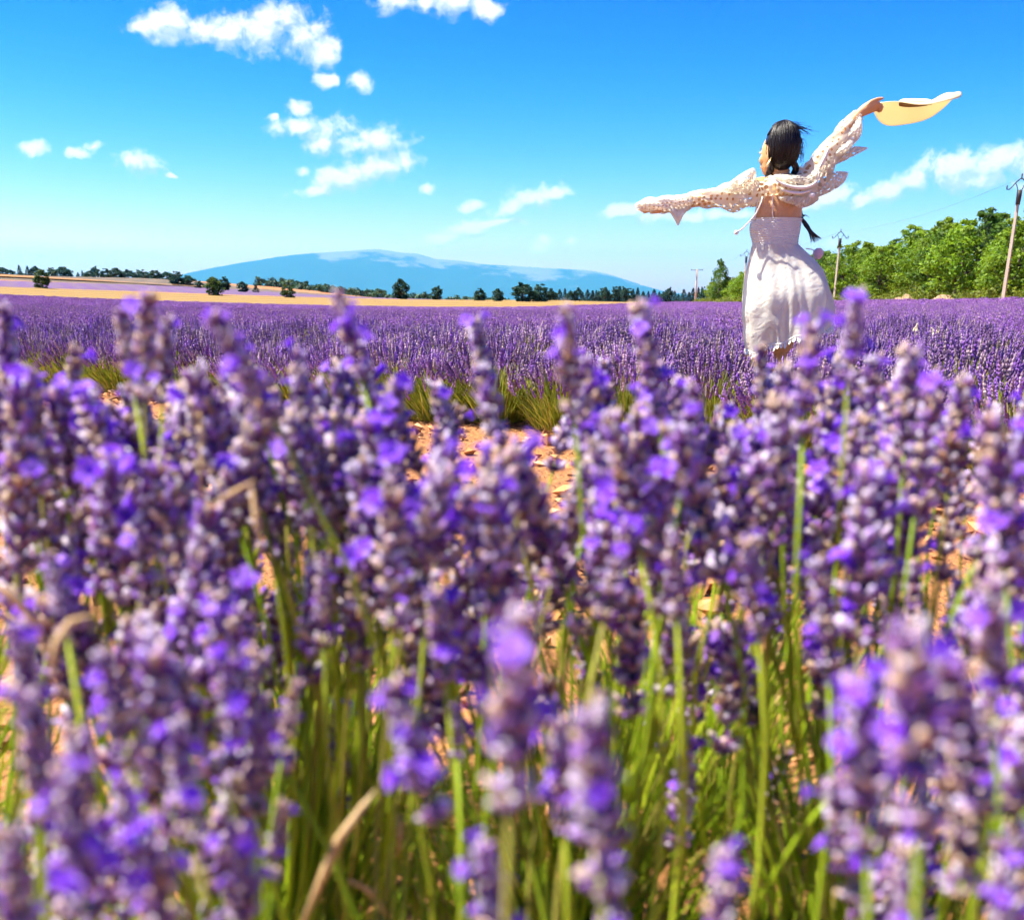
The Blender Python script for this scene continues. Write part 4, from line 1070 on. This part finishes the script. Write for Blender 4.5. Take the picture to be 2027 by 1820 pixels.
bm_ = bpy.data.meshes.new_from_object(tmp.evaluated_get(dg)); bm_.name = 'body'
bpy.data.objects.remove(tmp); bpy.data.meshes.remove(me)
bm_.polygons.foreach_set('use_smooth', [True] * len(bm_.polygons))
if not bm_.materials: bm_.materials.append(M_skin)
body = link('body', bm_, person)
M_eye = principled('eye', (.75, .73, .7), .2, noise=(90.0, .3, (.1, .06, .04)))
for s in (-1, 1):
    e = MB(); ellipsoid(e, wl_(HC + FD * .082 + FS * (s * .031) + Vector((0, 0, .002))), (.013, .010, .0075), hr, 10, 6); e.build('eye', M_eye, person)
    e = MB(); pts = [wl_(HC + FD * (.090 - .012 * t * t) + FS * (s * (.018 + .026 * t)) + Vector((0, 0, .022 + .004 * t - .006 * t * t))) for t in (0, .5, 1)]; tube(e, pts, [.003, .003, .0015], 5); e.build('eyebrow', M_hair, person)

# cloth helpers
def grid_cloth(mb, P, uvs, closed_u=False):
    n, m_ = len(P), len(P[0]); V = []; F = []; U = []
    for i in range(n):
        for j in range(m_): V.append(P[i][j]); U.append(uvs[i][j])
    for i in range(n - 1):
        for j in range(m_ - 1): F.append((i * m_ + j, i * m_ + j + 1, (i + 1) * m_ + j + 1, (i + 1) * m_ + j))
    mb.add(V, F, None, U)
def resample(pts, n):
    pts = [Vector(p) for p in pts]; ds = [0]
    for a, c in zip(pts, pts[1:]): ds.append(ds[-1] + (c - a).length)
    out_ = []
    for i in range(n):
        t = ds[-1] * i / (n - 1)
        k = min(len(pts) - 2, max(0, int(np.searchsorted(ds, t, side='right') - 1)))
        f = (t - ds[k]) / max(1e-9, ds[k + 1] - ds[k])
        p0 = pts[max(0, k - 1)]; p1 = pts[k]; p2 = pts[k + 1]; p3 = pts[min(len(pts) - 1, k + 2)]
        out_.append(0.5 * ((2 * p1) + (p2 - p0) * f + (2 * p0 - 5 * p1 + 4 * p2 - p3) * f * f + (3 * p1 - p0 - 3 * p2 + p3) * f ** 3))
    return out_
def noise3(p, s): return mnoise.noise(Vector(p) * s)
def bag(name, up, low, bulge, mat, parent, dyc=0.0, ripple=.012, freq=3.0, n=34, m_=18):
    """billowing cloth between two outlines; front and back sheet"""
    A = resample([q(x, y, dyc) for x, y in up], n); B = resample([q(x, y, dyc) for x, y in low], n)
    mb_ = MB()
    for side in (-1, 1):
        P = []; U = []
        for i in range(n):
            row = []; ur = []
            for j in range(m_):
                s = j / (m_ - 1); p = A[i].lerp(B[i], s); t = i / (n - 1)
                env = math.sin(math.pi * s) ** .7 * math.sin(math.pi * (.06 + .88 * t)) ** .6 if 0 < s < 1 else 0
                rp = math.sin(freq * 2 * math.pi * (t + .25 * s)) * ripple * env
                nz_ = noise3(p, 22.0) * .010 * env
                row.append(wl_(p + Vector((0, side * bulge * env + rp + nz_, nz_ * .6)))); ur.append((i * .01 + (0 if side < 0 else 3), j * .012))
            P.append(row); U.append(ur)
        grid_cloth(mb_, P, U)
    return mb_.build(name, mat, parent)
def sleeve(name, rings, mat, parent, n=30, wob=.006, freq=5):
    """rings: (centre, radius across, radius in depth, axis direction)"""
    mb_ = MB(); P = []; U = []; acc = 0
    cs = resample([r[0] for r in rings], len(rings) * 4); m_ = len(cs)
    rt = np.interp(np.linspace(0, len(rings) - 1, m_), range(len(rings)), [r[1] for r in rings]); rd = np.interp(np.linspace(0, len(rings) - 1, m_), range(len(rings)), [r[2] for r in rings])
    for i in range(m_):
        d_ = (cs[min(i + 1, m_ - 1)] - cs[max(0, i - 1)]).normalized(); up_ = Vector((0, 1, 0)); s = d_.cross(up_).normalized()
        if i: acc += (cs[i] - cs[i - 1]).length
        row = []; ur = []
        for k in range(n + 1):
            a = 2 * math.pi * k / n; p = cs[i] + s * (rt[i] * math.cos(a)) + up_ * (rd[i] * math.sin(a))
            w_ = wob * math.sin(freq * a + acc * 40) + noise3(cs[i] + Vector((math.cos(a), math.sin(a), 0)) * .1, 14) * .012
            dv = (p - cs[i]).normalized(); row.append(wl_(p + dv * w_)); ur.append((acc, a / 6.283 * .36))
        P.append(row); U.append(ur)
    grid_cloth(mb_, P, U); return mb_.build(name, mat, parent)

# dress
dress = empty('dress'); dress.parent = person
bd = MB(); P = []; U = []
ring = [(826, 728, 1022), (850, 719, 1018), (885, 713, 1012), (915, 718, 1007), (945, 727, 1001), (972, 732, 999), (992, 730, 1004)]
nr = 66
for i in range(nr):
    zy = 822 + (994 - 822) * i / (nr - 1)
    xl = interp(zy, [r[0] for r in ring], [r[1] for r in ring]); xr = interp(zy, [r[0] for r in ring], [r[2] for r in ring])
    c = q((xl + xr) / 2, zy); rx = (q(xr, zy) - q(xl, zy)).length / 2; row = []; ur = []
    for k in range(97):
        a = 2 * math.pi * k / 96
        fr = 1 + .014 * math.sin(i * 1.25) + .011 * math.sin(a * 30 + 1.3 * math.sin(i * .8)) + (.02 * abs(math.sin(a * 24)) if i < 2 else 0) + .008 * math.sin(a * 61 + i)
        row.append(wl_(c + Vector((rx * fr * math.cos(a), .112 * fr * math.sin(a), 0)))); ur.append((a * .12, i * .0025))
    P.append(row); U.append(ur)
grid_cloth(bd, P, U); bod = bd.build('bodice', M_bodice, dress)
# skirt
skl = [(975, 732), (1020, 722), (1100, 702), (1200, 684), (1300, 672), (1400, 666), (1500, 674), (1620, 698)]
skr = [(975, 1003), (1010, 1040), (1060, 1098), (1130, 1150), (1200, 1172), (1280, 1188), (1370, 1202), (1440, 1196), (1500, 1185), (1620, 1150)]
sk = MB(); P = []; U = []; nr, nc = 70, 180
def skirt_pt(s, a, inflate=0.0):
    ca_ = math.cos(a); hem = 1545 - 75 * ca_ + 10 * math.sin(9 * a) + (14 * math.sin(a) if math.sin(a) < 0 else 0)
    zy = 978 + (hem - 978) * s
    xl = interp(zy, [p[0] for p in skl], [p[1] for p in skl]); xr = interp(zy, [p[0] for p in skr], [p[1] for p in skr])
    c = q((xl + xr) / 2, zy); rx = (q(xr, zy) - q(xl, zy)).length / 2
    dp = .115 + .125 * sstep(s * 1.6)
    amp = .006 + .030 * s
    fold = amp * (math.sin(5 * a + 2.2 * s + .9 * math.sin(2 * a + 1)) * .6 + math.sin(11 * a - 3.5 * s + 1.7 + math.sin(3 * a)) * .3 + math.sin(23 * a + 5 * s + 2 * math.sin(4 * a)) * .14)
    fold *= (.35 + .65 * abs(math.sin(a)))                       # keep the outline as worn
    d_ = Vector((ca_, math.sin(a), 0)); p = c + Vector((rx * ca_, dp * math.sin(a), 0))
    p = p + d_ * (fold + inflate + .006 * noise3(p, 9) * (1 + s)) ; p.z += .012 * noise3(p + Vector((3, 0, 0)), 7) * s
    return p
for i in range(nr):
    row = []; ur = []
    for k in range(nc + 1):
        a = 2 * math.pi * k / nc; row.append(wl_(skirt_pt(i / (nr - 1), a))); ur.append((a * .2, i / (nr - 1) * .55))
    P.append(row); U.append(ur)
grid_cloth(sk, P, U); skirt = sk.build('skirt', M_dress, dress)
# inner lining, shorter
ln_ = MB(); P = []; U = []
for i in range(26):
    row = []; ur = []
    for k in range(65):
        a = 2 * math.pi * k / 64; s = i / 25 * .62; p = skirt_pt(s, a); c = q(868, 978 + 560 * s); c.z = p.z
        row.append(wl_(p.lerp(c, .12))); ur.append((a * .2, s * .55))
    P.append(row); U.append(ur)
grid_cloth(ln_, P, U); M_lining = principled('white_lining', (.80, .84, .83), .7, trans=.35, noise=(5.0, .5, (.74, .76, .78)), bump=(7.0, .3, .01)); ln_.build('lining', M_lining, dress)
# hem fringe: scalloped tabs
fr = MB()
for k in range(64):
    a0 = 2 * math.pi * k / 64; a1 = 2 * math.pi * (k + .8) / 64; p0 = skirt_pt(1, a0); p1 = skirt_pt(1, a1); mid = p0.lerp(p1, .5)
    dn = Vector((0, 0, -.026 - .012 * (k % 3 == 0))); o_ = Vector((math.cos(a0), math.sin(a0), 0)) * .006
    uvq = [(0, 0), (.01, 0), (.01, .02), (.005, .03), (0, .02)]
    fr.add([wl_(p0), wl_(p1), wl_(p1 + dn * .6 + o_), wl_(mid + dn + o_ * 1.5), wl_(p0 + dn * .6 + o_)], [(0, 1, 2, 3, 4)], None, uvq)
fr.build('hem_fringe', M_cord, dress)
band = MB(); tube(band, [wl_(skirt_pt(1, 2 * math.pi * k / 90) + Vector((0, 0, .001))) for k in range(91)], .0045, 5, cap=False); band.build('hem_band', M_cord, dress)
for nm, pts in (('strap', [(742, 830), (752, 780), (760, 720), (770, 660)]), ('strap', [(851, 832), (849, 780), (848, 730), (850, 680)]), ('strap', [(1016, 830), (1022, 780), (1026, 720), (1015, 660)])):
    s_ = MB(); P3 = []
    for (zx, zy) in pts:
        t = max(-1, min(1, (zx - 880) / 150)); P3.append(wl_(q(zx, zy, -.102 * math.sqrt(max(.02, 1 - t * t)))))
    tube(s_, P3, .006, 6, fl=.5); s_.build(nm, M_cord, dress)
pp = MB(); ellipsoid(pp, wl_(q(1122, 1030, .06)), (.030, .030, .030), None, 16, 10); pom = pp.build('pompom', M_pink, dress)
pc = MB(); tube(pc, [wl_(q(1050, 1000, .02)), wl_(q(1085, 1005, .05)), wl_(q(1115, 1025, .06))], .003, 5); pc.build('tie_cord', M_cord, dress)
pc = MB(); tube(pc, [wl_(q(790, 690, -.125)), wl_(q(782, 725, -.13)), wl_(q(752, 790, -.12)), wl_(q(715, 835, -.10)), wl_(q(670, 880, -.10)), wl_(q(640, 900, -.10))], .0042, 6); pc.build('tie_cord', M_cord, dress)
pc = MB(); ellipsoid(pc, wl_(q(633, 904, -.10)), (.0125, .0125, .0125), None, 12, 8); pc.build('cord_bead', M_cord, dress)

# lace shrug
shrug = empty('lace_shrug'); shrug.parent = person
def arm_ring(zx, zt, zb, dp, dy): c = q(zx, (zt + zb) / 2, dy); return (c, (q(zx, zt, dy) - q(zx, zb, dy)).length / 2, dp)
sleeve('sleeve', [arm_ring(*r) for r in [(330, 676, 764, .05, .04), (380, 664, 752, .047, .05), (440, 650, 748, .046, .05), (510, 636, 752, .050, .045), (570, 616, 764, .058, .035), (630, 602, 772, .064, .02), (690, 596, 768, .070, .01), (745, 598, 748, .085, 0), (775, 596, 732, .10, 0)]], M_shrug, shrug)
sleeve('cuff', [arm_ring(*r) for r in [(34, 738, 770, .014, .055), (44, 716, 782, .040, .055), (62, 702, 788, .052, .055), (110, 694, 790, .055, .048), (160, 688, 790, .056, .042), (210, 690, 782, .046, .04), (270, 686, 786, .050, .04), (330, 674, 770, .051, .04), (362, 668, 756, .049, .045)]], M_cuff, shrug, wob=.004)
sleeve('back_yoke', [arm_ring(*r) for r in [(752, 598, 744, .09, 0), (790, 592, 722, .112, 0), (830, 572, 712, .125, 0), (880, 558, 710, .130, 0), (930, 560, 712, .130, 0), (980, 568, 720, .128, 0), (1020, 572, 742, .122, 0), (1055, 568, 748, .110, 0), (1085, 566, 722, .095, -.01)]], M_shrug, shrug, wob=.004, freq=9)
def arm2(zx, zy, r, dp, dy=-.02): return (q(zx, zy, dy), r, dp)
sleeve('sleeve', [arm2(1045, 612, .085, .10, 0), arm2(1085, 572, .078, .085), arm2(1120, 528, .070, .074), arm2(1155, 478, .066, .068), arm2(1195, 424, .062, .063), arm2(1240, 362, .058, .060), arm2(1285, 300, .053, .056), arm2(1320, 250, .046, .05), arm2(1350, 212, .036, .038), arm2(1362, 198, .030, .032)], M_shrug, shrug)
bag('shoulder_ruffle', [(560, 622), (600, 596), (650, 560), (700, 530), (735, 517), (750, 535), (752, 575), (762, 605)], [(560, 660), (600, 670), (640, 672), (680, 674), (710, 672), (735, 668), (750, 660), (765, 650)], .035, M_shrug, shrug, -.05, .014, 3)
bag('cuff_point', [(190, 760), (225, 756), (262, 748), (300, 742), (335, 735), (368, 725)], [(205, 778), (240, 790), (268, 835), (286, 862), (318, 800), (362, 752)], .030, M_cuff, shrug, .03, .012, 2)
bag('sleeve_drape', [(1366, 196), (1330, 250), (1290, 310), (1245, 370), (1205, 430), (1165, 490), (1140, 540)], [(1380, 230), (1386, 290), (1372, 335), (1340, 372), (1318, 400), (1240, 480), (1180, 560)], .045, M_cuff, shrug, -.05, .018, 2.5)
bag('sleeve_drape', [(1225, 430), (1260, 420), (1300, 405), (1345, 388), (1390, 392), (1416, 396)], [(1190, 522), (1225, 500), (1275, 478), (1325, 452), (1375, 426), (1416, 404)], .030, M_shrug, shrug, -.04, .014, 3)
bag('back_flap', [(1095, 640), (1140, 602), (1185, 560), (1235, 538), (1275, 538), (1297, 541)], [(1075, 712), (1130, 690), (1190, 664), (1245, 632), (1282, 596), (1299, 552)], .040, M_shrug, shrug, -.03, .016, 2.5)
bag('back_flap', [(880, 690), (930, 684), (980, 688), (1030, 690), (1075, 680), (1105, 668)], [(895, 712), (935, 728), (970, 738), (1020, 757), (1058, 738), (1100, 690)], .016, M_shrug, shrug, -.128, .010, 4)
bag('cowl_fold', [(860, 566), (900, 556), (960, 560), (1020, 556), (1075, 540), (1118, 505), (1150, 470)], [(872, 600), (920, 625), (985, 648), (1050, 640), (1105, 612), (1140, 570), (1168, 510)], .040, M_shrug, shrug, -.105, .016, 2)
for pts, r in (([(862, 582), (905, 612), (970, 632), (1040, 636), (1095, 616), (1122, 580), (1126, 540)], .010), ([(900, 648), (960, 664), (1020, 668), (1085, 652)], .008), ([(1130, 520), (1160, 460), (1185, 400)], .012)):
    c_ = MB(); PP = resample([wl_(q(x, y, -.148)) for x, y in pts], 22)
    tube(c_, PP, [r * math.sin(math.pi * (.08 + .84 * i / 21)) for i in range(22)], 8); o_ = c_.build('fold_ridge', M_cord, shrug)
    o_.data.uv_layers.new(name='UVMap')
c_ = MB(); ellipsoid(c_, wl_(q(1086, 680, -.15)), (.018, .012, .014), None, 12, 8); c_.build('rosette', M_cord, shrug)

# hair
hair = empty('hair'); hair.parent = person
rng = random.Random(88)
hb = MB(); V = []; F = []
HHC = q(909, 392, -.005); nu, nv = 40, 26
for j in range(nv + 1):
    ph = -math.pi / 2 + math.pi * j / nv
    for i in range(nu):
        th = 2 * math.pi * i / nu
        d_ = Vector((math.cos(ph) * math.cos(th), math.cos(ph) * math.sin(th), math.sin(ph)))
        r_ = Vector((.091, .104, .123)); p = Vector((d_.x * r_.x, d_.y * r_.y, d_.z * r_.z))
        f_ = d_.dot(FD)                                                        # open towards the face
        if f_ > .30 and d_.z < .08: p *= .76
        if d_.z < -.5: p.x *= .86
        p *= 1 + .02 * math.sin(th * 17 + 3 * ph) + .02 * noise3(d_, 3.0)
        V.append(wl_(HHC + p))
for j in range(nv):
    for i in range(nu):
        F.append((j * nu + i, j * nu + (i + 1) % nu, (j + 1) * nu + (i + 1) % nu, (j + 1) * nu + i))
hb.add(V, F); hb.build('hair_mass', M_hair, hair)
st = MB()
for k in range(420):                                     # strands combed from the crown to the nape
    th = rng.uniform(0, 6.28); d0 = Vector((math.cos(th), math.sin(th), 0))
    fd_ = d0.dot(FD)
    pts = []; wv_ = rng.gauss(0, .12)
    for i in range(8):
        ph = 1.45 - (2.25 + rng.uniform(-.05, .05)) * i / 7
        t2 = th + wv_ * i / 7
        d_ = Vector((math.cos(ph) * math.cos(t2), math.cos(ph) * math.sin(t2), math.sin(ph)))
        r_ = 1.015 + .03 * (k % 7) / 7 + .018 * math.sin(i * 1.3 + k)
        pts.append(wl_(HHC + Vector((d_.x * .091 * r_, d_.y * .104 * r_, d_.z * .123 * r_))))
    if fd_ > .3: pts = pts[:4] + [pts[3]]
    tube(st, pts, [.0012] + [.002] * (len(pts) - 2) + [.001], 4, cap=False)
st.build('strands', M_hair, hair)
fl = MB()
for k in range(90):                                      # wind-blown flyaways
    a = rng.random(); s0 = q(845 + 120 * a, 270 - 15 * math.sin(a * 3) + 40 * a * a, rng.uniform(-.03, .03)); up_ = rng.uniform(.2, 1)
    e1 = s0 + Vector((.03 + .05 * rng.random(), 0, .03 * up_ - .01)); e2 = e1 + Vector((.03 + .05 * rng.random(), 0, rng.uniform(-.05, .012)))
    fl_pts = resample([wl_(s0), wl_(s0.lerp(e1, .5) + Vector((0, 0, .012))), wl_(e1), wl_(e2)], 9); tube(fl, fl_pts, [.0011] * 5 + [.0009, .0008, .0007, .0005], 3, cap=False)
for k in range(50):
    s0 = q(1000 + rng.uniform(-12, 6), rng.uniform(310, 430), rng.uniform(-.03, .03)); e1 = s0 + Vector((rng.uniform(.01, .035), 0, rng.uniform(-.04, 0))); e2 = e1 + Vector((rng.uniform(-.01, .02), 0, -rng.uniform(.02, .05)))
    tube(fl, resample([wl_(s0), wl_(e1), wl_(e2)], 7), [.0014, .0014, .0013, .0012, .001, .0008, .0005], 3, cap=False)
fl.build('flyaway_strands', M_hair, hair)
def braid(name, pts, r0):
    b_ = MB(); C3 = resample([wl_(q(*p)) for p in pts], 26)
    for s in range(3):
        pp_ = []
        for i, p in enumerate(C3):
            t = i / 25; a = t * 15 + s * 2.094; rr = r0 * (1 - .45 * t) * .55
            pp_.append(p + Vector((math.cos(a) * rr, math.sin(a * 1.0) * rr * .7, 0)))
        tube(b_, pp_, [r0 * (.75 - .4 * i / 25) for i in range(26)], 7)
    b_.build(name, M_hair, hair)
braid('braid', [(858, 470, -.03), (845, 510, -.02), (830, 550, .0), (818, 590, .05), (815, 640, .10)], .019)
braid('braid', [(968, 470, -.03), (985, 505, -.03), (986, 535, -.02), (972, 565, .02), (985, 620, .09), (1005, 720, .125), (1020, 800, .12)], .017)
fl = MB()
for k in range(34):                                      # loose end of the braid blowing out past the waist
    e = rng.random(); s0 = q(1012 + rng.uniform(-4, 6), 805 + rng.uniform(-6, 22), .11)
    m1 = q(1040 + 18 * e, 850 + 14 * (1 - e), .10); m2_ = q(1066 + 20 * e, 895 + 8 * (1 - e) , .09); e2 = q(1080 + 66 * e, 968 - 30 * e + rng.uniform(-8, 8), .09)
    if rng.random() < .12: m1 = q(1045, 800, .1); m2_ = q(1058, 806, .1); e2 = q(1070, 815, .1)
    tube(fl, resample([wl_(s0), wl_(m1), wl_(m2_), wl_(e2)], 9), [.0034, .0034, .0034, .003, .0026, .002, .0015, .001, .0006], 4, cap=False)
fl.build('loose_braid_end', M_hair, hair)
er = MB(); tube(er, [wl_(q(842, 455, -.075)), wl_(q(832, 478, -.078)), wl_(q(820, 500, -.08)), wl_(q(811, 512, -.08))], [.002, .004, .0065, .004], 8); er.build('earring', M_gold, person)
nk = MB(); tube(nk, [wl_(q(895, 545, .012) + Vector((math.cos(a) * .053, math.sin(a) * .053, .008 * math.cos(a)))) for a in np.linspace(0, 6.283, 20)], .0016, 5, cap=False); nk.build('necklace', M_gold, person)

# ------------------------------------------------------------------ straw hat held in the raised hand
hat_c = q(1705, 122, .12); hat = empty('straw_hat', hat_c); tag(hat, 'floppy wide-brimmed cream straw hat waved in the raised hand', 'hat')
M_hat = bpy.data.materials.new('straw_weave'); M_hat.use_nodes = True; nt = M_hat.node_tree; bs = nt.nodes['Principled BSDF']; out = nt.nodes['Material Output']
bs.inputs['Roughness'].default_value = .7
tc = N(nt, 'ShaderNodeUVMap'); wa = N(nt, 'ShaderNodeTexWave'); setin(wa, Scale=70.0, Distortion=.6); L(nt, tc.outputs[0], wa.inputs['Vector'])
mi = N(nt, 'ShaderNodeMix', data_type='RGBA'); L(nt, wa.outputs['Fac'], mi.inputs[0]); mi.inputs[6].default_value = (.80, .70, .46, 1); mi.inputs[7].default_value = (.95, .91, .78, 1)
L(nt, mi.outputs[2], bs.inputs['Base Color']); tr = N(nt, 'ShaderNodeBsdfTranslucent'); tr.inputs['Color'].default_value = (.92, .81, .50, 1)
ms = N(nt, 'ShaderNodeMixShader'); ms.inputs[0].default_value = .5; L(nt, bs.outputs[0], ms.inputs[1]); L(nt, tr.outputs[0], ms.inputs[2]); L(nt, ms.outputs[0], out.inputs['Surface'])
SL = R(0)
def hat_pt(r, ph):
    e1 = Vector((1, 0, .0)); e2 = Vector((0, math.cos(SL), -math.sin(SL)))
    k = max(0, (r - .085) / .13); cx_, sx_ = math.cos(ph), math.sin(ph)
    ext = 1 + .07 * max(0, cx_) ** 1.5 * k
    z = 0.0
    z -= max(0, -sx_) * r * .20                                                   # near half seen almost edge-on
    z -= .085 * k ** 1.1 * max(0, sx_) ** 1.1                                     # far edge droops
    z += .042 * max(0, cx_) ** 2.5 * k                                            # right tip blown up
    g_ = math.exp(-((ph + .62) / .5) ** 2)
    z += .050 * g_ * math.sin(min(1, k) * 2.4) - .030 * g_ * k                    # right lobe arches and shows its top
    z += .006 * math.sin(5 * ph + 1) * k
    return e1 * (r * ext * cx_) + e2 * (r * ext * sx_) + Vector((0, 0, z))
hbm = MB(); P = []; U = []
for i in range(15):
    r_ = .085 + .13 * i / 14; row = []; ur = []
    for k in range(73):
        ph = -math.pi + 2 * math.pi * k / 72; row.append(hat_pt(r_, ph)); ur.append((r_, ph * .02))
    P.append(row); U.append(ur)
grid_cloth(hbm, P, U); brim = hbm.build('brim', M_hat, hat); so_ = brim.modifiers.new('solid', 'SOLIDIFY'); so_.thickness = .004; so_.offset = 0
hcm = MB(); P = []; U = []
for i in range(10):
    t = i / 9; r_ = .0848 * math.cos(t * 1.35) ** .6 if i < 9 else .002; row = []; ur = []
    for k in range(49):
        ph = -math.pi + 2 * math.pi * k / 48; row.append(hat_pt(.0848, ph) * (r_ / .0848) + Vector((0, .018 * t, .014 * math.sin(t * 1.5)))); ur.append((r_, ph * .02))
    P.append(row); U.append(ur)
grid_cloth(hcm, P, U); crn = hcm.build('hat_crown', M_hat, hat); so_ = crn.modifiers.new('solid', 'SOLIDIFY'); so_.thickness = .004; so_.offset = 1
M_band = principled('brown_band', (.20, .10, .05), .8)
bm2 = MB(); P = []; U = []
for i in range(3):
    row = []; ur = []
    for k in range(49):
        ph = -math.pi + 2 * math.pi * k / 48; row.append(hat_pt(.083, ph) + Vector((0, 0, -.003 - .005 * i))); ur.append((i, k))
    P.append(row); U.append(ur)
grid_cloth(bm2, P, U); bnd = bm2.build('sweatband', M_band, hat); so_ = bnd.modifiers.new('solid', 'SOLIDIFY'); so_.thickness = .002

# ------------------------------------------------------------------ haze: the air over the plain
b = MB(); box(b, (0, 14150, 600), (13000, 14650, 670))
haze = b.build('haze', [], None, False)
M_haze = bpy.data.materials.new('haze_air'); M_haze.use_nodes = True; nt = M_haze.node_tree; nt.nodes.clear()
pv = N(nt, 'ShaderNodeVolumePrincipled'); pv.inputs['Color'].default_value = (0.10, 0.56, 1.0, 1); pv.inputs['Density'].default_value = 3.4e-5
ho = N(nt, 'ShaderNodeOutputMaterial'); L(nt, pv.outputs[0], ho.inputs['Volume'])
haze.data.materials.append(M_haze); tag(haze, 'thin blue summer haze over the plain', None, kind='stuff')
